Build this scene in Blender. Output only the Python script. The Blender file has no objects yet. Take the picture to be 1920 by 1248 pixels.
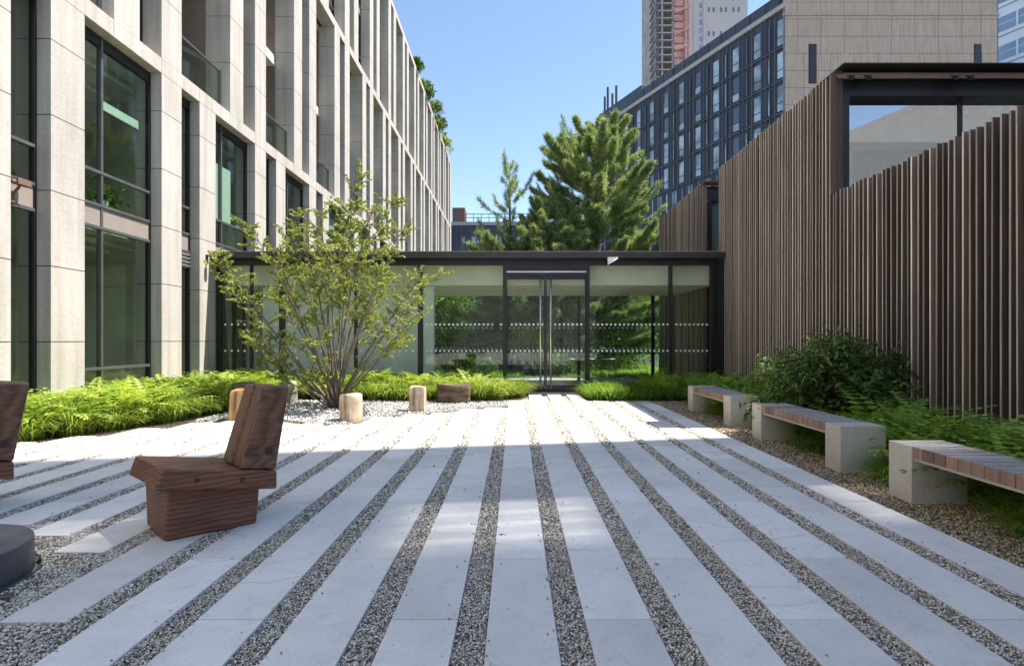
import bpy, math, random
import numpy as np
from mathutils import Vector, Matrix
R = math.radians
rng = np.random.default_rng(7)
random.seed(11)
scene = bpy.context.scene
COL = scene.collection

# ------------------------------------------------------------------ camera
cam_d = bpy.data.cameras.new('camera')
cam = bpy.data.objects.new('camera', cam_d); COL.objects.link(cam)
cam.location = (0, 0, 1.25); cam.rotation_euler = (R(90), 0, 0)
cam_d.sensor_width = 36; cam_d.lens = 18.75
cam_d.shift_x = -5/1920; cam_d.shift_y = 14/1920
cam_d.clip_start = 0.05; cam_d.clip_end = 3000
scene.camera = cam

# ------------------------------------------------------------------ light
SUN_EL, SUN_AZ = 61.0, 9.5            # azimuth measured from +X towards +Y
world = bpy.data.worlds.new('World'); scene.world = world
world.use_nodes = True
wn = world.node_tree
bg = wn.nodes['Background']
sky = wn.nodes.new('ShaderNodeTexSky')
sky.sky_type = 'NISHITA'; sky.sun_disc = False
sky.sun_elevation = R(SUN_EL); sky.sun_rotation = R(90 - SUN_AZ)
sky.altitude = 500; sky.air_density = 1.0; sky.dust_density = 0.0; sky.ozone_density = 3.0
tint = wn.nodes.new('ShaderNodeMix'); tint.data_type = 'RGBA'; tint.blend_type = 'MULTIPLY'; tint.inputs[0].default_value = 1.0
tint.inputs[7].default_value = (1.09, 1.0, 0.91, 1)
wn.links.new(sky.outputs[0], tint.inputs[6]); wn.links.new(tint.outputs[2], bg.inputs[0]); bg.inputs[1].default_value = 0.064
sl = bpy.data.lights.new('sun', 'SUN'); sl.energy = 2.5; sl.angle = R(0.55); sl.color = (1.0, 0.95, 0.885)
so = bpy.data.objects.new('sun', sl); COL.objects.link(so)
sdir = Vector((math.cos(R(SUN_EL))*math.cos(R(SUN_AZ)), math.cos(R(SUN_EL))*math.sin(R(SUN_AZ)), math.sin(R(SUN_EL))))
so.rotation_euler = sdir.to_track_quat('Z', 'Y').to_euler(); so.location = (20, 5, 40)
scene.view_settings.view_transform = 'Standard'; scene.view_settings.look = 'None'
scene.view_settings.exposure = 2.2; scene.view_settings.gamma = 1
scene.cycles.max_bounces = 10; scene.cycles.transparent_max_bounces = 24
scene.cycles.diffuse_bounces = 5; scene.cycles.glossy_bounces = 5; scene.cycles.transmission_bounces = 8

# ------------------------------------------------------------------ materials
def mat(name):
    m = bpy.data.materials.new(name); m.use_nodes = True
    nt = m.node_tree; b = nt.nodes['Principled BSDF']
    return m, nt, b
def nd(nt, t, **kw):
    n = nt.nodes.new(t)
    for k, v in kw.items():
        if k.startswith('_'): setattr(n, k[1:], v)
        else: n.inputs[k].default_value = v
    return n
def coords(nt, scale=(1,1,1), kind='Object', rot=(0,0,0)):
    tc = nd(nt, 'ShaderNodeTexCoord'); mp = nd(nt, 'ShaderNodeMapping')
    mp.inputs['Scale'].default_value = scale; mp.inputs['Rotation'].default_value = rot
    nt.links.new(tc.outputs[kind], mp.inputs['Vector']); return mp.outputs[0]
def ramp(nt, fac, stops):
    r = nd(nt, 'ShaderNodeValToRGB'); e = r.color_ramp.elements
    while len(e) < len(stops): e.new(0.5)
    for i, (p, c) in enumerate(stops):
        e[i].position = p; e[i].color = (*c, 1) if len(c) == 3 else c
    nt.links.new(fac, r.inputs[0]); return r.outputs[0]
def mul(nt, a, b, fac=1.0, mode='MULTIPLY'):
    m = nd(nt, 'ShaderNodeMix', _data_type='RGBA', _blend_type=mode)
    m.inputs[0].default_value = fac
    for s, v in ((6, a), (7, b)):
        if isinstance(v, tuple): m.inputs[s].default_value = (*v, 1)
        else: nt.links.new(v, m.inputs[s])
    return m.outputs[2]
def bump(nt, b, h, strength=0.3, dist=0.01):
    n = nd(nt, 'ShaderNodeBump'); n.inputs['Strength'].default_value = strength; n.inputs['Distance'].default_value = dist
    nt.links.new(h, n.inputs['Height']); nt.links.new(n.outputs[0], b.inputs['Normal'])

def plain(name, c, rough=0.6, metal=0.0, var=0.12, vscale=3.0, bs=0.0, spec=None):
    m, nt, b = mat(name)
    v = coords(nt, (1,1,1))
    n = nd(nt, 'ShaderNodeTexNoise', Scale=vscale, Detail=6.0); nt.links.new(v, n.inputs['Vector'])
    lo = tuple(x*(1-var) for x in c); hi = tuple(min(1, x*(1+var)) for x in c)
    nt.links.new(ramp(nt, n.outputs[0], [(0.3, lo), (0.7, hi)]), b.inputs['Base Color'])
    b.inputs['Roughness'].default_value = rough; b.inputs['Metallic'].default_value = metal
    if spec is not None: b.inputs['Specular IOR Level'].default_value = spec
    if bs:
        n2 = nd(nt, 'ShaderNodeTexNoise', Scale=vscale*12, Detail=5.0); nt.links.new(v, n2.inputs['Vector'])
        bump(nt, b, n2.outputs[0], bs, 0.01)
    return m

def stone(name, c, stain=0.16, rough=0.8, streak=True, fine=18.0):
    m, nt, b = mat(name)
    v = coords(nt)
    n1 = nd(nt, 'ShaderNodeTexNoise', Scale=0.9, Detail=7.0, Roughness=0.6); nt.links.new(v, n1.inputs['Vector'])
    n2 = nd(nt, 'ShaderNodeTexNoise', Scale=fine, Detail=6.0, Roughness=0.65); nt.links.new(v, n2.inputs['Vector'])
    c1 = ramp(nt, n1.outputs[0], [(0.3, tuple(x*(1-stain) for x in c)), (0.65, c)])
    c2 = ramp(nt, n2.outputs[0], [(0.32, (0.86,)*3), (0.6, (1.03, 1.02, 1.0))])
    o = mul(nt, c1, c2)
    if streak:
        vs = coords(nt, (6, 6, 0.35))
        n3 = nd(nt, 'ShaderNodeTexNoise', Scale=1.0, Detail=5.0); nt.links.new(vs, n3.inputs['Vector'])
        o = mul(nt, o, ramp(nt, n3.outputs[0], [(0.33, (0.82, 0.80, 0.77)), (0.58, (1, 1, 1))]))
    # small pits
    vo = nd(nt, 'ShaderNodeTexVoronoi', Scale=9.0); nt.links.new(v, vo.inputs['Vector'])
    o = mul(nt, o, ramp(nt, vo.outputs['Distance'], [(0.03, (0.72, 0.7, 0.68)), (0.06, (1, 1, 1))]), 0.7)
    nt.links.new(o, b.inputs['Base Color']); b.inputs['Roughness'].default_value = rough
    bump(nt, b, n2.outputs[0], 0.25, 0.004)
    return m

M = {}
M['lime'] = stone('limestone', (0.50, 0.462, 0.422), 0.14)
M['joint'] = plain('joint_dark', (0.03, 0.028, 0.026), 0.9)
M['concrete'] = stone('bench_concrete', (0.60, 0.54, 0.465), 0.12, 0.75, False, 25)
M['panel'] = stone('end_wall_stone', (0.46, 0.375, 0.315), 0.10, 0.8, True, 6)
M['soffit'] = plain('soffit', (0.62, 0.56, 0.42), 0.8)
M['interior'] = plain('interior_wall', (0.62, 0.62, 0.55), 0.9, vscale=0.6, var=0.4)
M['interior_light'] = plain('interior_ceiling', (0.55, 0.55, 0.5), 0.9)
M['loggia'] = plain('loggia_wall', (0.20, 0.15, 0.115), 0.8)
M['spandrel'] = plain('spandrel_panel', (0.30, 0.25, 0.22), 0.45, 0.1, 0.06)
M['frame'] = plain('dark_frame', (0.030, 0.028, 0.028), 0.4, 0.4)
M['frame_grey'] = plain('grey_frame', (0.17, 0.17, 0.17), 0.4, 0.6)
M['fascia'] = plain('fascia_metal', (0.055, 0.047, 0.044), 0.45, 0.3)
M['steel'] = plain('brushed_steel', (0.62, 0.60, 0.57), 0.28, 0.9)
M['white'] = plain('white_paint', (0.88, 0.88, 0.87), 0.7, var=0.04)
M['cream'] = plain('cream_bulkhead', (0.86, 0.79, 0.66), 0.8, var=0.05)
M['blind'] = plain('roller_blind', (0.66, 0.76, 0.68), 0.8, var=0.05)
M['navy'] = plain('dark_cladding', (0.050, 0.056, 0.078), 0.5, 0.2, 0.2, 0.6)
M['navy_rib'] = plain('dark_cladding_rib', (0.085, 0.092, 0.12), 0.5, 0.2, 0.1, 0.6)
M['cornice'] = plain('grey_cornice', (0.36, 0.34, 0.34), 0.6)
M['grey_wall'] = plain('grey_plaster', (0.33, 0.32, 0.30), 0.85)
M['drum'] = plain('drum_coating', (0.085, 0.09, 0.098), 0.5, var=0.25, vscale=5, bs=0.15)
M['orange'] = plain('orange_paint', (0.62, 0.22, 0.06), 0.6)
M['pink'] = plain('pink_netting', (0.55, 0.30, 0.28), 0.9, var=0.3, vscale=0.4)
M['raw'] = plain('raw_concrete', (0.33, 0.31, 0.31), 0.9, var=0.25, vscale=0.3)
M['tower'] = plain('tower_cladding', (0.50, 0.48, 0.49), 0.7, var=0.06, vscale=0.1)
M['tower_win'] = plain('tower_window', (0.16, 0.17, 0.24), 0.25)
M['asphalt'] = plain('city_ground', (0.10, 0.10, 0.09), 0.95, var=0.3)
M['soil'] = plain('soil', (0.060, 0.045, 0.030), 0.95, var=0.5, vscale=12, bs=0.6)
M['pot'] = plain('white_pot', (0.7, 0.7, 0.68), 0.5)
M['lawn'] = plain('lawn_soil', (0.045, 0.075, 0.022), 0.95, var=0.5, vscale=4, bs=0.5)
M['slit'] = plain('slit_window_glass', (0.035, 0.04, 0.045), 0.25, spec=0.3)
M['iron'] = plain('black_iron', (0.02, 0.02, 0.02), 0.5, 0.3)
M['brickish'] = plain('brown_penthouse', (0.16, 0.09, 0.07), 0.8)

def glass(name, tint, base=0.05, power=5.0, refl=(0.9, 0.95, 0.95), rough=0.0):
    m = bpy.data.materials.new(name); m.use_nodes = True; nt = m.node_tree
    for n in list(nt.nodes):
        if n.type != 'OUTPUT_MATERIAL': nt.nodes.remove(n)
    out = [n for n in nt.nodes if n.type == 'OUTPUT_MATERIAL'][0]
    lw = nd(nt, 'ShaderNodeFresnel', IOR=1.45)
    ad = nd(nt, 'ShaderNodeMath', _operation='MULTIPLY_ADD'); ad.inputs[1].default_value = power/5.0; ad.inputs[2].default_value = base; ad.use_clamp = True
    nt.links.new(lw.outputs[0], ad.inputs[0])
    t = nd(nt, 'ShaderNodeBsdfTransparent', Color=(*tint, 1)); g = nd(nt, 'ShaderNodeBsdfGlossy', Color=(*refl, 1), Roughness=rough)
    mx = nd(nt, 'ShaderNodeMixShader')
    ge = nd(nt, 'ShaderNodeNewGeometry'); fr = nd(nt, 'ShaderNodeMath', _operation='SUBTRACT'); fr.inputs[0].default_value = 1.0; nt.links.new(ge.outputs['Backfacing'], fr.inputs[1])
    ff = nd(nt, 'ShaderNodeMath', _operation='MULTIPLY'); nt.links.new(ad.outputs[0], ff.inputs[0]); nt.links.new(fr.outputs[0], ff.inputs[1])
    nt.links.new(ff.outputs[0], mx.inputs[0]); nt.links.new(t.outputs[0], mx.inputs[1]); nt.links.new(g.outputs[0], mx.inputs[2])
    nt.links.new(mx.outputs[0], out.inputs[0]); return m
M['glass'] = glass('tinted_glass', (0.78, 0.84, 0.79), 0.07)
M['clear'] = glass('clear_glass', (0.90, 0.94, 0.915), 0.01, 5.0)
M['bigglass'] = glass('upper_window_glass', (0.80, 0.88, 0.90), 0.46, refl=(1, 1, 1))

def farglass(name, c, rough=0.08, var=0.35, scale=0.25):
    m, nt, b = mat(name)
    v = coords(nt); n = nd(nt, 'ShaderNodeTexNoise', Scale=scale, Detail=3.0); nt.links.new(v, n.inputs['Vector'])
    nt.links.new(ramp(nt, n.outputs[0], [(0.35, tuple(x*(1-var) for x in c)), (0.65, tuple(x*(1+var) for x in c))]), b.inputs['Base Color'])
    b.inputs['Roughness'].default_value = rough; b.inputs['Specular IOR Level'].default_value = 1.0; b.inputs['Coat Weight'].default_value = 0.6
    b.inputs['Coat Roughness'].default_value = 0.04
    return m
M['farwin'] = farglass('far_window_glass', (0.28, 0.36, 0.42), var=0.6, scale=0.45)
M['farwin_dark'] = farglass('far_window_dark', (0.05, 0.06, 0.09))
M['bluewin'] = farglass('tower_blue_glass', (0.20, 0.28, 0.42), var=0.25)
M['bluewhite'] = plain('tower_white_band', (0.62, 0.68, 0.78), 0.4, var=0.08, vscale=0.2)

def wood(name, c1, c2, scale=(1, 1, 1), grain=14.0, rough=0.65, dist=4.0, bs=0.3, rnd=True):
    """grain runs along local X of the coordinates"""
    m, nt, b = mat(name)
    v = coords(nt, (0.35*scale[0], 1*scale[1], 1*scale[2]))
    w = nd(nt, 'ShaderNodeTexWave', _wave_type='RINGS', _rings_direction='X', Scale=grain*0.5, Distortion=dist, Detail=3.0)
    w.inputs['Detail Scale'].default_value = 1.2
    nt.links.new(v, w.inputs['Vector'])
    v2 = coords(nt, (3*scale[0], 60*scale[1], 60*scale[2]))
    n = nd(nt, 'ShaderNodeTexNoise', Scale=1.0, Detail=4.0); nt.links.new(v2, n.inputs['Vector'])
    v3 = coords(nt); n3 = nd(nt, 'ShaderNodeTexNoise', Scale=2.5, Detail=3.0); nt.links.new(v3, n3.inputs['Vector'])
    col = ramp(nt, w.outputs['Fac'], [(0.0, c1), (0.35, tuple(x*.55+y*.45 for x, y in zip(c1, c2))), (1.0, c2)])
    col = mul(nt, col, ramp(nt, n.outputs[0], [(0.3, (0.65,)*3), (0.65, (1.1,)*3)]))
    col = mul(nt, col, ramp(nt, n3.outputs[0], [(0.3, (0.75, 0.73, 0.72)), (0.65, (1.12, 1.1, 1.08))]))
    nt.links.new(col, b.inputs['Base Color']); b.inputs['Roughness'].default_value = rough
    mixh = nd(nt, 'ShaderNodeMath', _operation='ADD'); nt.links.new(w.outputs['Fac'], mixh.inputs[0]); nt.links.new(n.outputs[0], mixh.inputs[1])
    bump(nt, b, mixh.outputs[0], bs, 0.006)
    return m
M['chairwood'] = wood('chair_timber', (0.155, 0.062, 0.033), (0.255, 0.112, 0.062), grain=20, dist=5, bs=0.5, rough=0.5)
M['chairend'] = wood('chair_timber_end', (0.035, 0.020, 0.015), (0.085, 0.045, 0.032), scale=(3, 1, 1), grain=30, dist=1.5, rough=0.5)

def attr_wood(name, base, var, rough=0.75):
    m, nt, b = mat(name)
    a = nd(nt, 'ShaderNodeAttribute', _attribute_name='rnd')
    v2 = coords(nt, (30, 30, 1.0)); n = nd(nt, 'ShaderNodeTexNoise', Scale=1.3, Detail=5.0); nt.links.new(v2, n.inputs['Vector'])
    col = ramp(nt, a.outputs['Fac'], [(0.0, tuple(x*(1-var) for x in base)), (0.55, base), (1.0, tuple(x*(1+var) for x in base))])
    col = mul(nt, col, ramp(nt, n.outputs[0], [(0.3, (0.72,)*3), (0.68, (1.15,)*3)]))
    nt.links.new(col, b.inputs['Base Color']); b.inputs['Roughness'].default_value = rough
    return m
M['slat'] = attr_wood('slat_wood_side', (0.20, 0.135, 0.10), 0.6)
M['slat_edge'] = attr_wood('slat_wood_weathered_lit_edge', (0.68, 0.60, 0.52), 0.6)  # weathered tone, lightened further to carry the light the fin fronts catch
M['plank'] = attr_wood('bench_plank', (0.30, 0.185, 0.135), 0.3)
M['plank_top'] = attr_wood('bench_plank_weathered_top', (0.36, 0.33, 0.31), 0.2)

def log_mat(name, c1, c2, sc=1.0):
    m, nt, b = mat(name)
    v = coords(nt, (14*sc, 14*sc, 1.2*sc)); n = nd(nt, 'ShaderNodeTexNoise', Scale=1.0, Detail=6.0, Roughness=0.6); nt.links.new(v, n.inputs['Vector'])
    v2 = coords(nt); n2 = nd(nt, 'ShaderNodeTexNoise', Scale=5.0, Detail=4.0); nt.links.new(v2, n2.inputs['Vector'])
    col = ramp(nt, n.outputs[0], [(0.32, tuple(x*0.35 for x in c1)), (0.45, c1), (0.65, c2)])
    col = mul(nt, col, ramp(nt, n2.outputs[0], [(0.35, (0.72, 0.68, 0.64)), (0.6, (1.05,)*3)]))
    nt.links.new(col, b.inputs['Base Color']); b.inputs['Roughness'].default_value = 0.85
    bump(nt, b, n.outputs[0], 0.7, 0.02); return m
M['log_pale'] = log_mat('pale_log', (0.46, 0.36, 0.25), (0.62, 0.50, 0.37))
M['log_grey'] = log_mat('grey_log', (0.30, 0.26, 0.20), (0.5, 0.45, 0.37))
M['log_orange'] = log_mat('orange_log', (0.36, 0.20, 0.08), (0.58, 0.38, 0.18), 0.8)
M['log_dark'] = log_mat('dark_log', (0.11, 0.075, 0.045), (0.22, 0.16, 0.10), 0.7)
for _n in M['log_dark'].node_tree.nodes:
    if _n.type == 'MAPPING' and _n.inputs['Scale'].default_value[0] > 5: _n.inputs['Scale'].default_value = (3, 6, 11)
M['bark'] = plain('shrub_bark', (0.10, 0.075, 0.055), 0.9, var=0.4, vscale=20, bs=0.4)
M['bark_light'] = plain('stem_bark', (0.17, 0.135, 0.10), 0.9, var=0.4, vscale=20, bs=0.4)

def leaf_mat(name, dark, mid, light, trans=0.35, rough=0.5):
    m, nt, b = mat(name)
    a = nd(nt, 'ShaderNodeAttribute', _attribute_name='rnd')
    v = coords(nt); n = nd(nt, 'ShaderNodeTexNoise', Scale=1.6, Detail=3.0); nt.links.new(v, n.inputs['Vector'])
    mx = nd(nt, 'ShaderNodeMath', _operation='ADD'); nt.links.new(a.outputs['Fac'], mx.inputs[0]); nt.links.new(n.outputs[0], mx.inputs[1])
    mh = nd(nt, 'ShaderNodeMath', _operation='MULTIPLY'); mh.inputs[1].default_value = 0.5; nt.links.new(mx.outputs[0], mh.inputs[0])
    col = ramp(nt, mh.outputs[0], [(0.22, dark), (0.5, mid), (0.78, light)])
    nt.links.new(col, b.inputs['Base Color']); b.inputs['Roughness'].default_value = rough
    b.inputs['Specular IOR Level'].default_value = 0.35
    tr = nd(nt, 'ShaderNodeBsdfTranslucent'); nt.links.new(mul(nt, col, (1.25, 1.2, 0.6)), tr.inputs['Color'])
    ms = nd(nt, 'ShaderNodeMixShader'); ms.inputs[0].default_value = trans
    out = [x for x in nt.nodes if x.type == 'OUTPUT_MATERIAL'][0]
    nt.links.new(b.outputs[0], ms.inputs[1]); nt.links.new(tr.outputs[0], ms.inputs[2]); nt.links.new(ms.outputs[0], out.inputs[0])
    return m
M['leaf_tree'] = leaf_mat('leaf_yellow_green', (0.14, 0.19, 0.04), (0.29, 0.35, 0.09), (0.47, 0.48, 0.17), 0.4)
M['leaf_grass'] = leaf_mat('leaf_grass', (0.11, 0.18, 0.025), (0.32, 0.43, 0.07), (0.60, 0.64, 0.20))
M['leaf_fern'] = leaf_mat('leaf_fern', (0.08, 0.16, 0.025), (0.22, 0.38, 0.05), (0.44, 0.56, 0.11))
M['leaf_fern_l'] = leaf_mat('leaf_fern_bright', (0.13, 0.22, 0.03), (0.30, 0.43, 0.06), (0.52, 0.60, 0.13))
M['leaf_shrub'] = leaf_mat('leaf_shrub', (0.035, 0.065, 0.02), (0.09, 0.15, 0.04), (0.24, 0.32, 0.08), 0.25, 0.4)
M['leaf_pine'] = leaf_mat('leaf_pine', (0.07, 0.125, 0.06), (0.25, 0.35, 0.15), (0.58, 0.66, 0.30), 0.3)
M['leaf_garden'] = leaf_mat('leaf_garden', (0.025, 0.06, 0.014), (0.08, 0.15, 0.03), (0.22, 0.31, 0.06))

def paving_mat():
    m, nt, b = mat('paving_concrete')
    v = coords(nt)
    a = nd(nt, 'ShaderNodeAttribute', _attribute_name='rnd')
    n1 = nd(nt, 'ShaderNodeTexNoise', Scale=1.3, Detail=8.0, Roughness=0.62); nt.links.new(v, n1.inputs['Vector'])
    n2 = nd(nt, 'ShaderNodeTexNoise', Scale=60.0, Detail=4.0); nt.links.new(v, n2.inputs['Vector'])
    n3 = nd(nt, 'ShaderNodeTexNoise', Scale=6.0, Detail=8.0, Roughness=0.7, Distortion=1.2); nt.links.new(v, n3.inputs['Vector'])
    col = ramp(nt, a.outputs['Fac'], [(0.0, (0.67, 0.643, 0.60)), (0.6, (0.78, 0.75, 0.70)), (1.0, (0.84, 0.81, 0.765))])
    col = mul(nt, col, ramp(nt, n1.outputs[0], [(0.3, (0.83, 0.83, 0.84)), (0.55, (1.0, 1.0, 1.0)), (0.75, (1.06, 1.06, 1.05))]))
    col = mul(nt, col, ramp(nt, n3.outputs[0], [(0.33, (0.80, 0.785, 0.76)), (0.48, (1, 1, 1))]), 0.5)
    col = mul(nt, col, ramp(nt, n2.outputs[0], [(0.3, (0.92,)*3), (0.6, (1.02,)*3)]))
    # scuff marks: thin distorted rings
    wv = nd(nt, 'ShaderNodeTexWave', _wave_type='RINGS', Scale=1.1, Distortion=14.0, Detail=3.0); nt.links.new(v, wv.inputs['Vector'])
    wm = ramp(nt, wv.outputs['Fac'], [(0.0, (0.84,)*3), (0.035, (1,)*3)])
    n4 = nd(nt, 'ShaderNodeTexNoise', Scale=0.9, Detail=2.0); nt.links.new(v, n4.inputs['Vector'])
    gate = ramp(nt, n4.outputs[0], [(0.54, (1,)*3), (0.62, (0,)*3)])
    scuff = nd(nt, 'ShaderNodeMix', _data_type='RGBA'); nt.links.new(gate, scuff.inputs[0]); nt.links.new(wm, scuff.inputs[6]); scuff.inputs[7].default_value = (1, 1, 1, 1)
    col = mul(nt, col, scuff.outputs[2])
    vo = nd(nt, 'ShaderNodeTexVoronoi', Scale=7.0); nt.links.new(v, vo.inputs['Vector'])
    col = mul(nt, col, ramp(nt, vo.outputs['Distance'], [(0.02, (0.6,)*3), (0.05, (1,)*3)]), 0.5)
    nt.links.new(col, b.inputs['Base Color']); b.inputs['Roughness'].default_value = 0.72
    b.inputs['Specular IOR Level'].default_value = 0.35
    bump(nt, b, n2.outputs[0], 0.12, 0.003)
    return m
M['paving'] = paving_mat()

def gravel_mat(name, stops, scale=75.0):
    m, nt, b = mat(name); v = coords(nt)
    vo = nd(nt, 'ShaderNodeTexVoronoi', Scale=scale); nt.links.new(v, vo.inputs['Vector'])
    sp = nd(nt, 'ShaderNodeSeparateColor'); nt.links.new(vo.outputs['Color'], sp.inputs[0])
    col = ramp(nt, sp.outputs[0], stops)
    col = mul(nt, col, ramp(nt, vo.outputs['Distance'], [(0.35, (1,)*3), (0.75, (0.25,)*3)]))
    nt.links.new(col, b.inputs['Base Color']); b.inputs['Roughness'].default_value = 0.85
    inv = nd(nt, 'ShaderNodeMath', _operation='SUBTRACT'); inv.inputs[0].default_value = 1.0; nt.links.new(vo.outputs['Distance'], inv.inputs[1])
    bump(nt, b, inv.outputs[0], 0.9, 0.012); return m
GS = [(0.0, (0.12, 0.10, 0.08)), (0.22, (0.28, 0.24, 0.185)), (0.5, (0.56, 0.50, 0.41)), (0.75, (0.74, 0.67, 0.56)), (1.0, (0.88, 0.84, 0.76))]
TS = [(0.0, (0.10, 0.075, 0.045)), (0.4, (0.30, 0.22, 0.13)), (0.75, (0.48, 0.37, 0.23)), (1.0, (0.66, 0.55, 0.40))]
WS = [(0.0, (0.16, 0.15, 0.13)), (0.25, (0.32, 0.31, 0.28)), (0.6, (0.50, 0.48, 0.45)), (1.0, (0.72, 0.70, 0.67))]
M['gravel_base'] = gravel_mat('gravel_bed', GS)
M['gravel_tan'] = gravel_mat('gravel_tan_bed', TS)
M['gravel_white'] = gravel_mat('gravel_white_bed', WS, 50.0)
def peb(name, stops):
    m, nt, b = mat(name)
    a = nd(nt, 'ShaderNodeAttribute', _attribute_name='rnd')
    nt.links.new(ramp(nt, a.outputs['Fac'], stops), b.inputs['Base Color']); b.inputs['Roughness'].default_value = 0.7
    return m
M['pebble'] = peb('pebbles_mixed', GS); M['pebble_tan'] = peb('pebbles_tan', TS); M['pebble_white'] = peb('pebbles_white', WS)
# ------------------------------------------------------------------ mesh helpers
def setp(o, label=None, cat=None, group=None, kind=None):
    if label: o['label'] = label
    if cat: o['category'] = cat
    if group: o['group'] = group
    if kind: o['kind'] = kind
    return o
def root_off(p):
    v = Vector((0, 0, 0))
    while p is not None:
        v += p.location; p = p.parent
    return v
def thing(name, label, cat, loc=(0, 0, 0), group=None):
    o = bpy.data.objects.new(name, None); COL.objects.link(o); o.location = loc; o.empty_display_size = 0.2
    return setp(o, label, cat, group)
class MB:
    def __init__(s): s.v = []; s.f = []; s.m = []; s.r = []
    def add(s, vs, fs, mi=0, rnd=None):
        b = len(s.v); s.v += [tuple(v) for v in vs]; r = random.random() if rnd is None else rnd
        for i, f in enumerate(fs):
            s.f.append([b+k for k in f]); s.m.append(mi[i] if isinstance(mi, (list, tuple)) else mi); s.r.append(r)
        return s
    def box(s, x0, x1, y0, y1, z0, z1, mi=0, rnd=None):
        # faces order: -x,+x,-y,+y,-z,+z
        vs = [(x0,y0,z0),(x1,y0,z0),(x1,y1,z0),(x0,y1,z0),(x0,y0,z1),(x1,y0,z1),(x1,y1,z1),(x0,y1,z1)]
        fs = [(0,4,7,3),(1,2,6,5),(0,1,5,4),(2,3,7,6),(0,3,2,1),(4,5,6,7)]
        return s.add(vs, fs, mi, rnd)
    def obox(s, c, ax, ay, az, mi=0):
        """box from centre and three half-axis vectors"""
        c, ax, ay, az = map(Vector, (c, ax, ay, az))
        vs = [c+i*ax+j*ay+k*az for k in (-1, 1) for i, j in ((-1,-1),(1,-1),(1,1),(-1,1))]
        return s.add(vs, [(0,4,7,3),(1,2,6,5),(0,1,5,4),(2,3,7,6),(0,3,2,1),(4,5,6,7)], mi)
    def prism(s, bot, top, mi=0):
        n = len(bot); vs = list(bot)+list(top)
        fs = [tuple(range(n))[::-1], tuple(range(n, 2*n))]+[(i, (i+1) % n, n+(i+1) % n, n+i) for i in range(n)]
        return s.add(vs, fs, mi)
    def tube(s, pts, rad, n=8, mi=0, caps=True):
        pts = [Vector(p) for p in pts]; rad = rad if isinstance(rad, (list, tuple)) else [rad]*len(pts)
        vs = []; 
        up = Vector((0, 0, 1))
        for i, p in enumerate(pts):
            d = (pts[min(i+1, len(pts)-1)]-pts[max(i-1, 0)]).normalized()
            a = d.cross(up if abs(d.z) < 0.95 else Vector((1, 0, 0))).normalized(); b = d.cross(a)
            for k in range(n):
                t = 2*math.pi*k/n; vs.append(p+(a*math.cos(t)+b*math.sin(t))*rad[i])
        fs = [(i*n+k, i*n+(k+1) % n, (i+1)*n+(k+1) % n, (i+1)*n+k) for i in range(len(pts)-1) for k in range(n)]
        if caps: fs += [tuple(range(n))[::-1], tuple((len(pts)-1)*n+k for k in range(n))]
        return s.add(vs, fs, mi)
    def build(s, name, mats, parent=None, origin=None, bevel=0.0, smooth=False, segs=1):
        off = root_off(parent) if parent is not None else Vector(origin or (0, 0, 0))
        me = bpy.data.meshes.new(name)
        me.from_pydata([(v[0]-off.x, v[1]-off.y, v[2]-off.z) for v in s.v], [], s.f)
        for m in (mats if isinstance(mats, (list, tuple)) else [mats]): me.materials.append(m)
        me.polygons.foreach_set('material_index', s.m)
        at = me.attributes.new('rnd', 'FLOAT', 'FACE'); at.data.foreach_set('value', s.r)
        if smooth: me.polygons.foreach_set('use_smooth', [True]*len(me.polygons))
        me.update()
        o = bpy.data.objects.new(name, me); COL.objects.link(o)
        if parent is not None: o.parent = parent
        else: o.location = off
        if bevel:
            b = o.modifiers.new('bevel', 'BEVEL'); b.width = bevel; b.segments = segs; b.limit_method = 'ANGLE'; b.angle_limit = R(40)
        return o
def fast_mesh(name, V, F, mats, parent=None, origin=(0, 0, 0), rnd=None, smooth=False):
    """V (n,3), F (m,k) all faces same size k"""
    off = root_off(parent) if parent is not None else Vector(origin)
    V = np.asarray(V, dtype=np.float32)-np.array(off, dtype=np.float32); F = np.asarray(F, dtype=np.int32)
    me = bpy.data.meshes.new(name); m, k = F.shape
    me.vertices.add(len(V)); me.vertices.foreach_set('co', V.ravel())
    me.loops.add(m*k); me.loops.foreach_set('vertex_index', F.ravel())
    me.polygons.add(m); me.polygons.foreach_set('loop_start', np.arange(0, m*k, k, dtype=np.int32))
    try: me.polygons.foreach_set('loop_total', np.full(m, k, dtype=np.int32))
    except Exception: pass
    me.materials.append(mats)
    if rnd is not None:
        at = me.attributes.new('rnd', 'FLOAT', 'FACE'); at.data.foreach_set('value', np.asarray(rnd, dtype=np.float32))
    if smooth: me.polygons.foreach_set('use_smooth', np.ones(m, dtype=bool))
    me.update(calc_edges=True); me.validate()
    o = bpy.data.objects.new(name, me); COL.objects.link(o)
    if parent is not None: o.parent = parent
    else: o.location = off
    return o
def copy_tree(o, parent=None):
    c = o.copy(); COL.objects.link(c); c.parent = parent
    for ch in list(o.children): copy_tree(ch, c)
    return c
def norm(a): return a/np.maximum(np.linalg.norm(a, axis=-1, keepdims=True), 1e-9)

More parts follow.
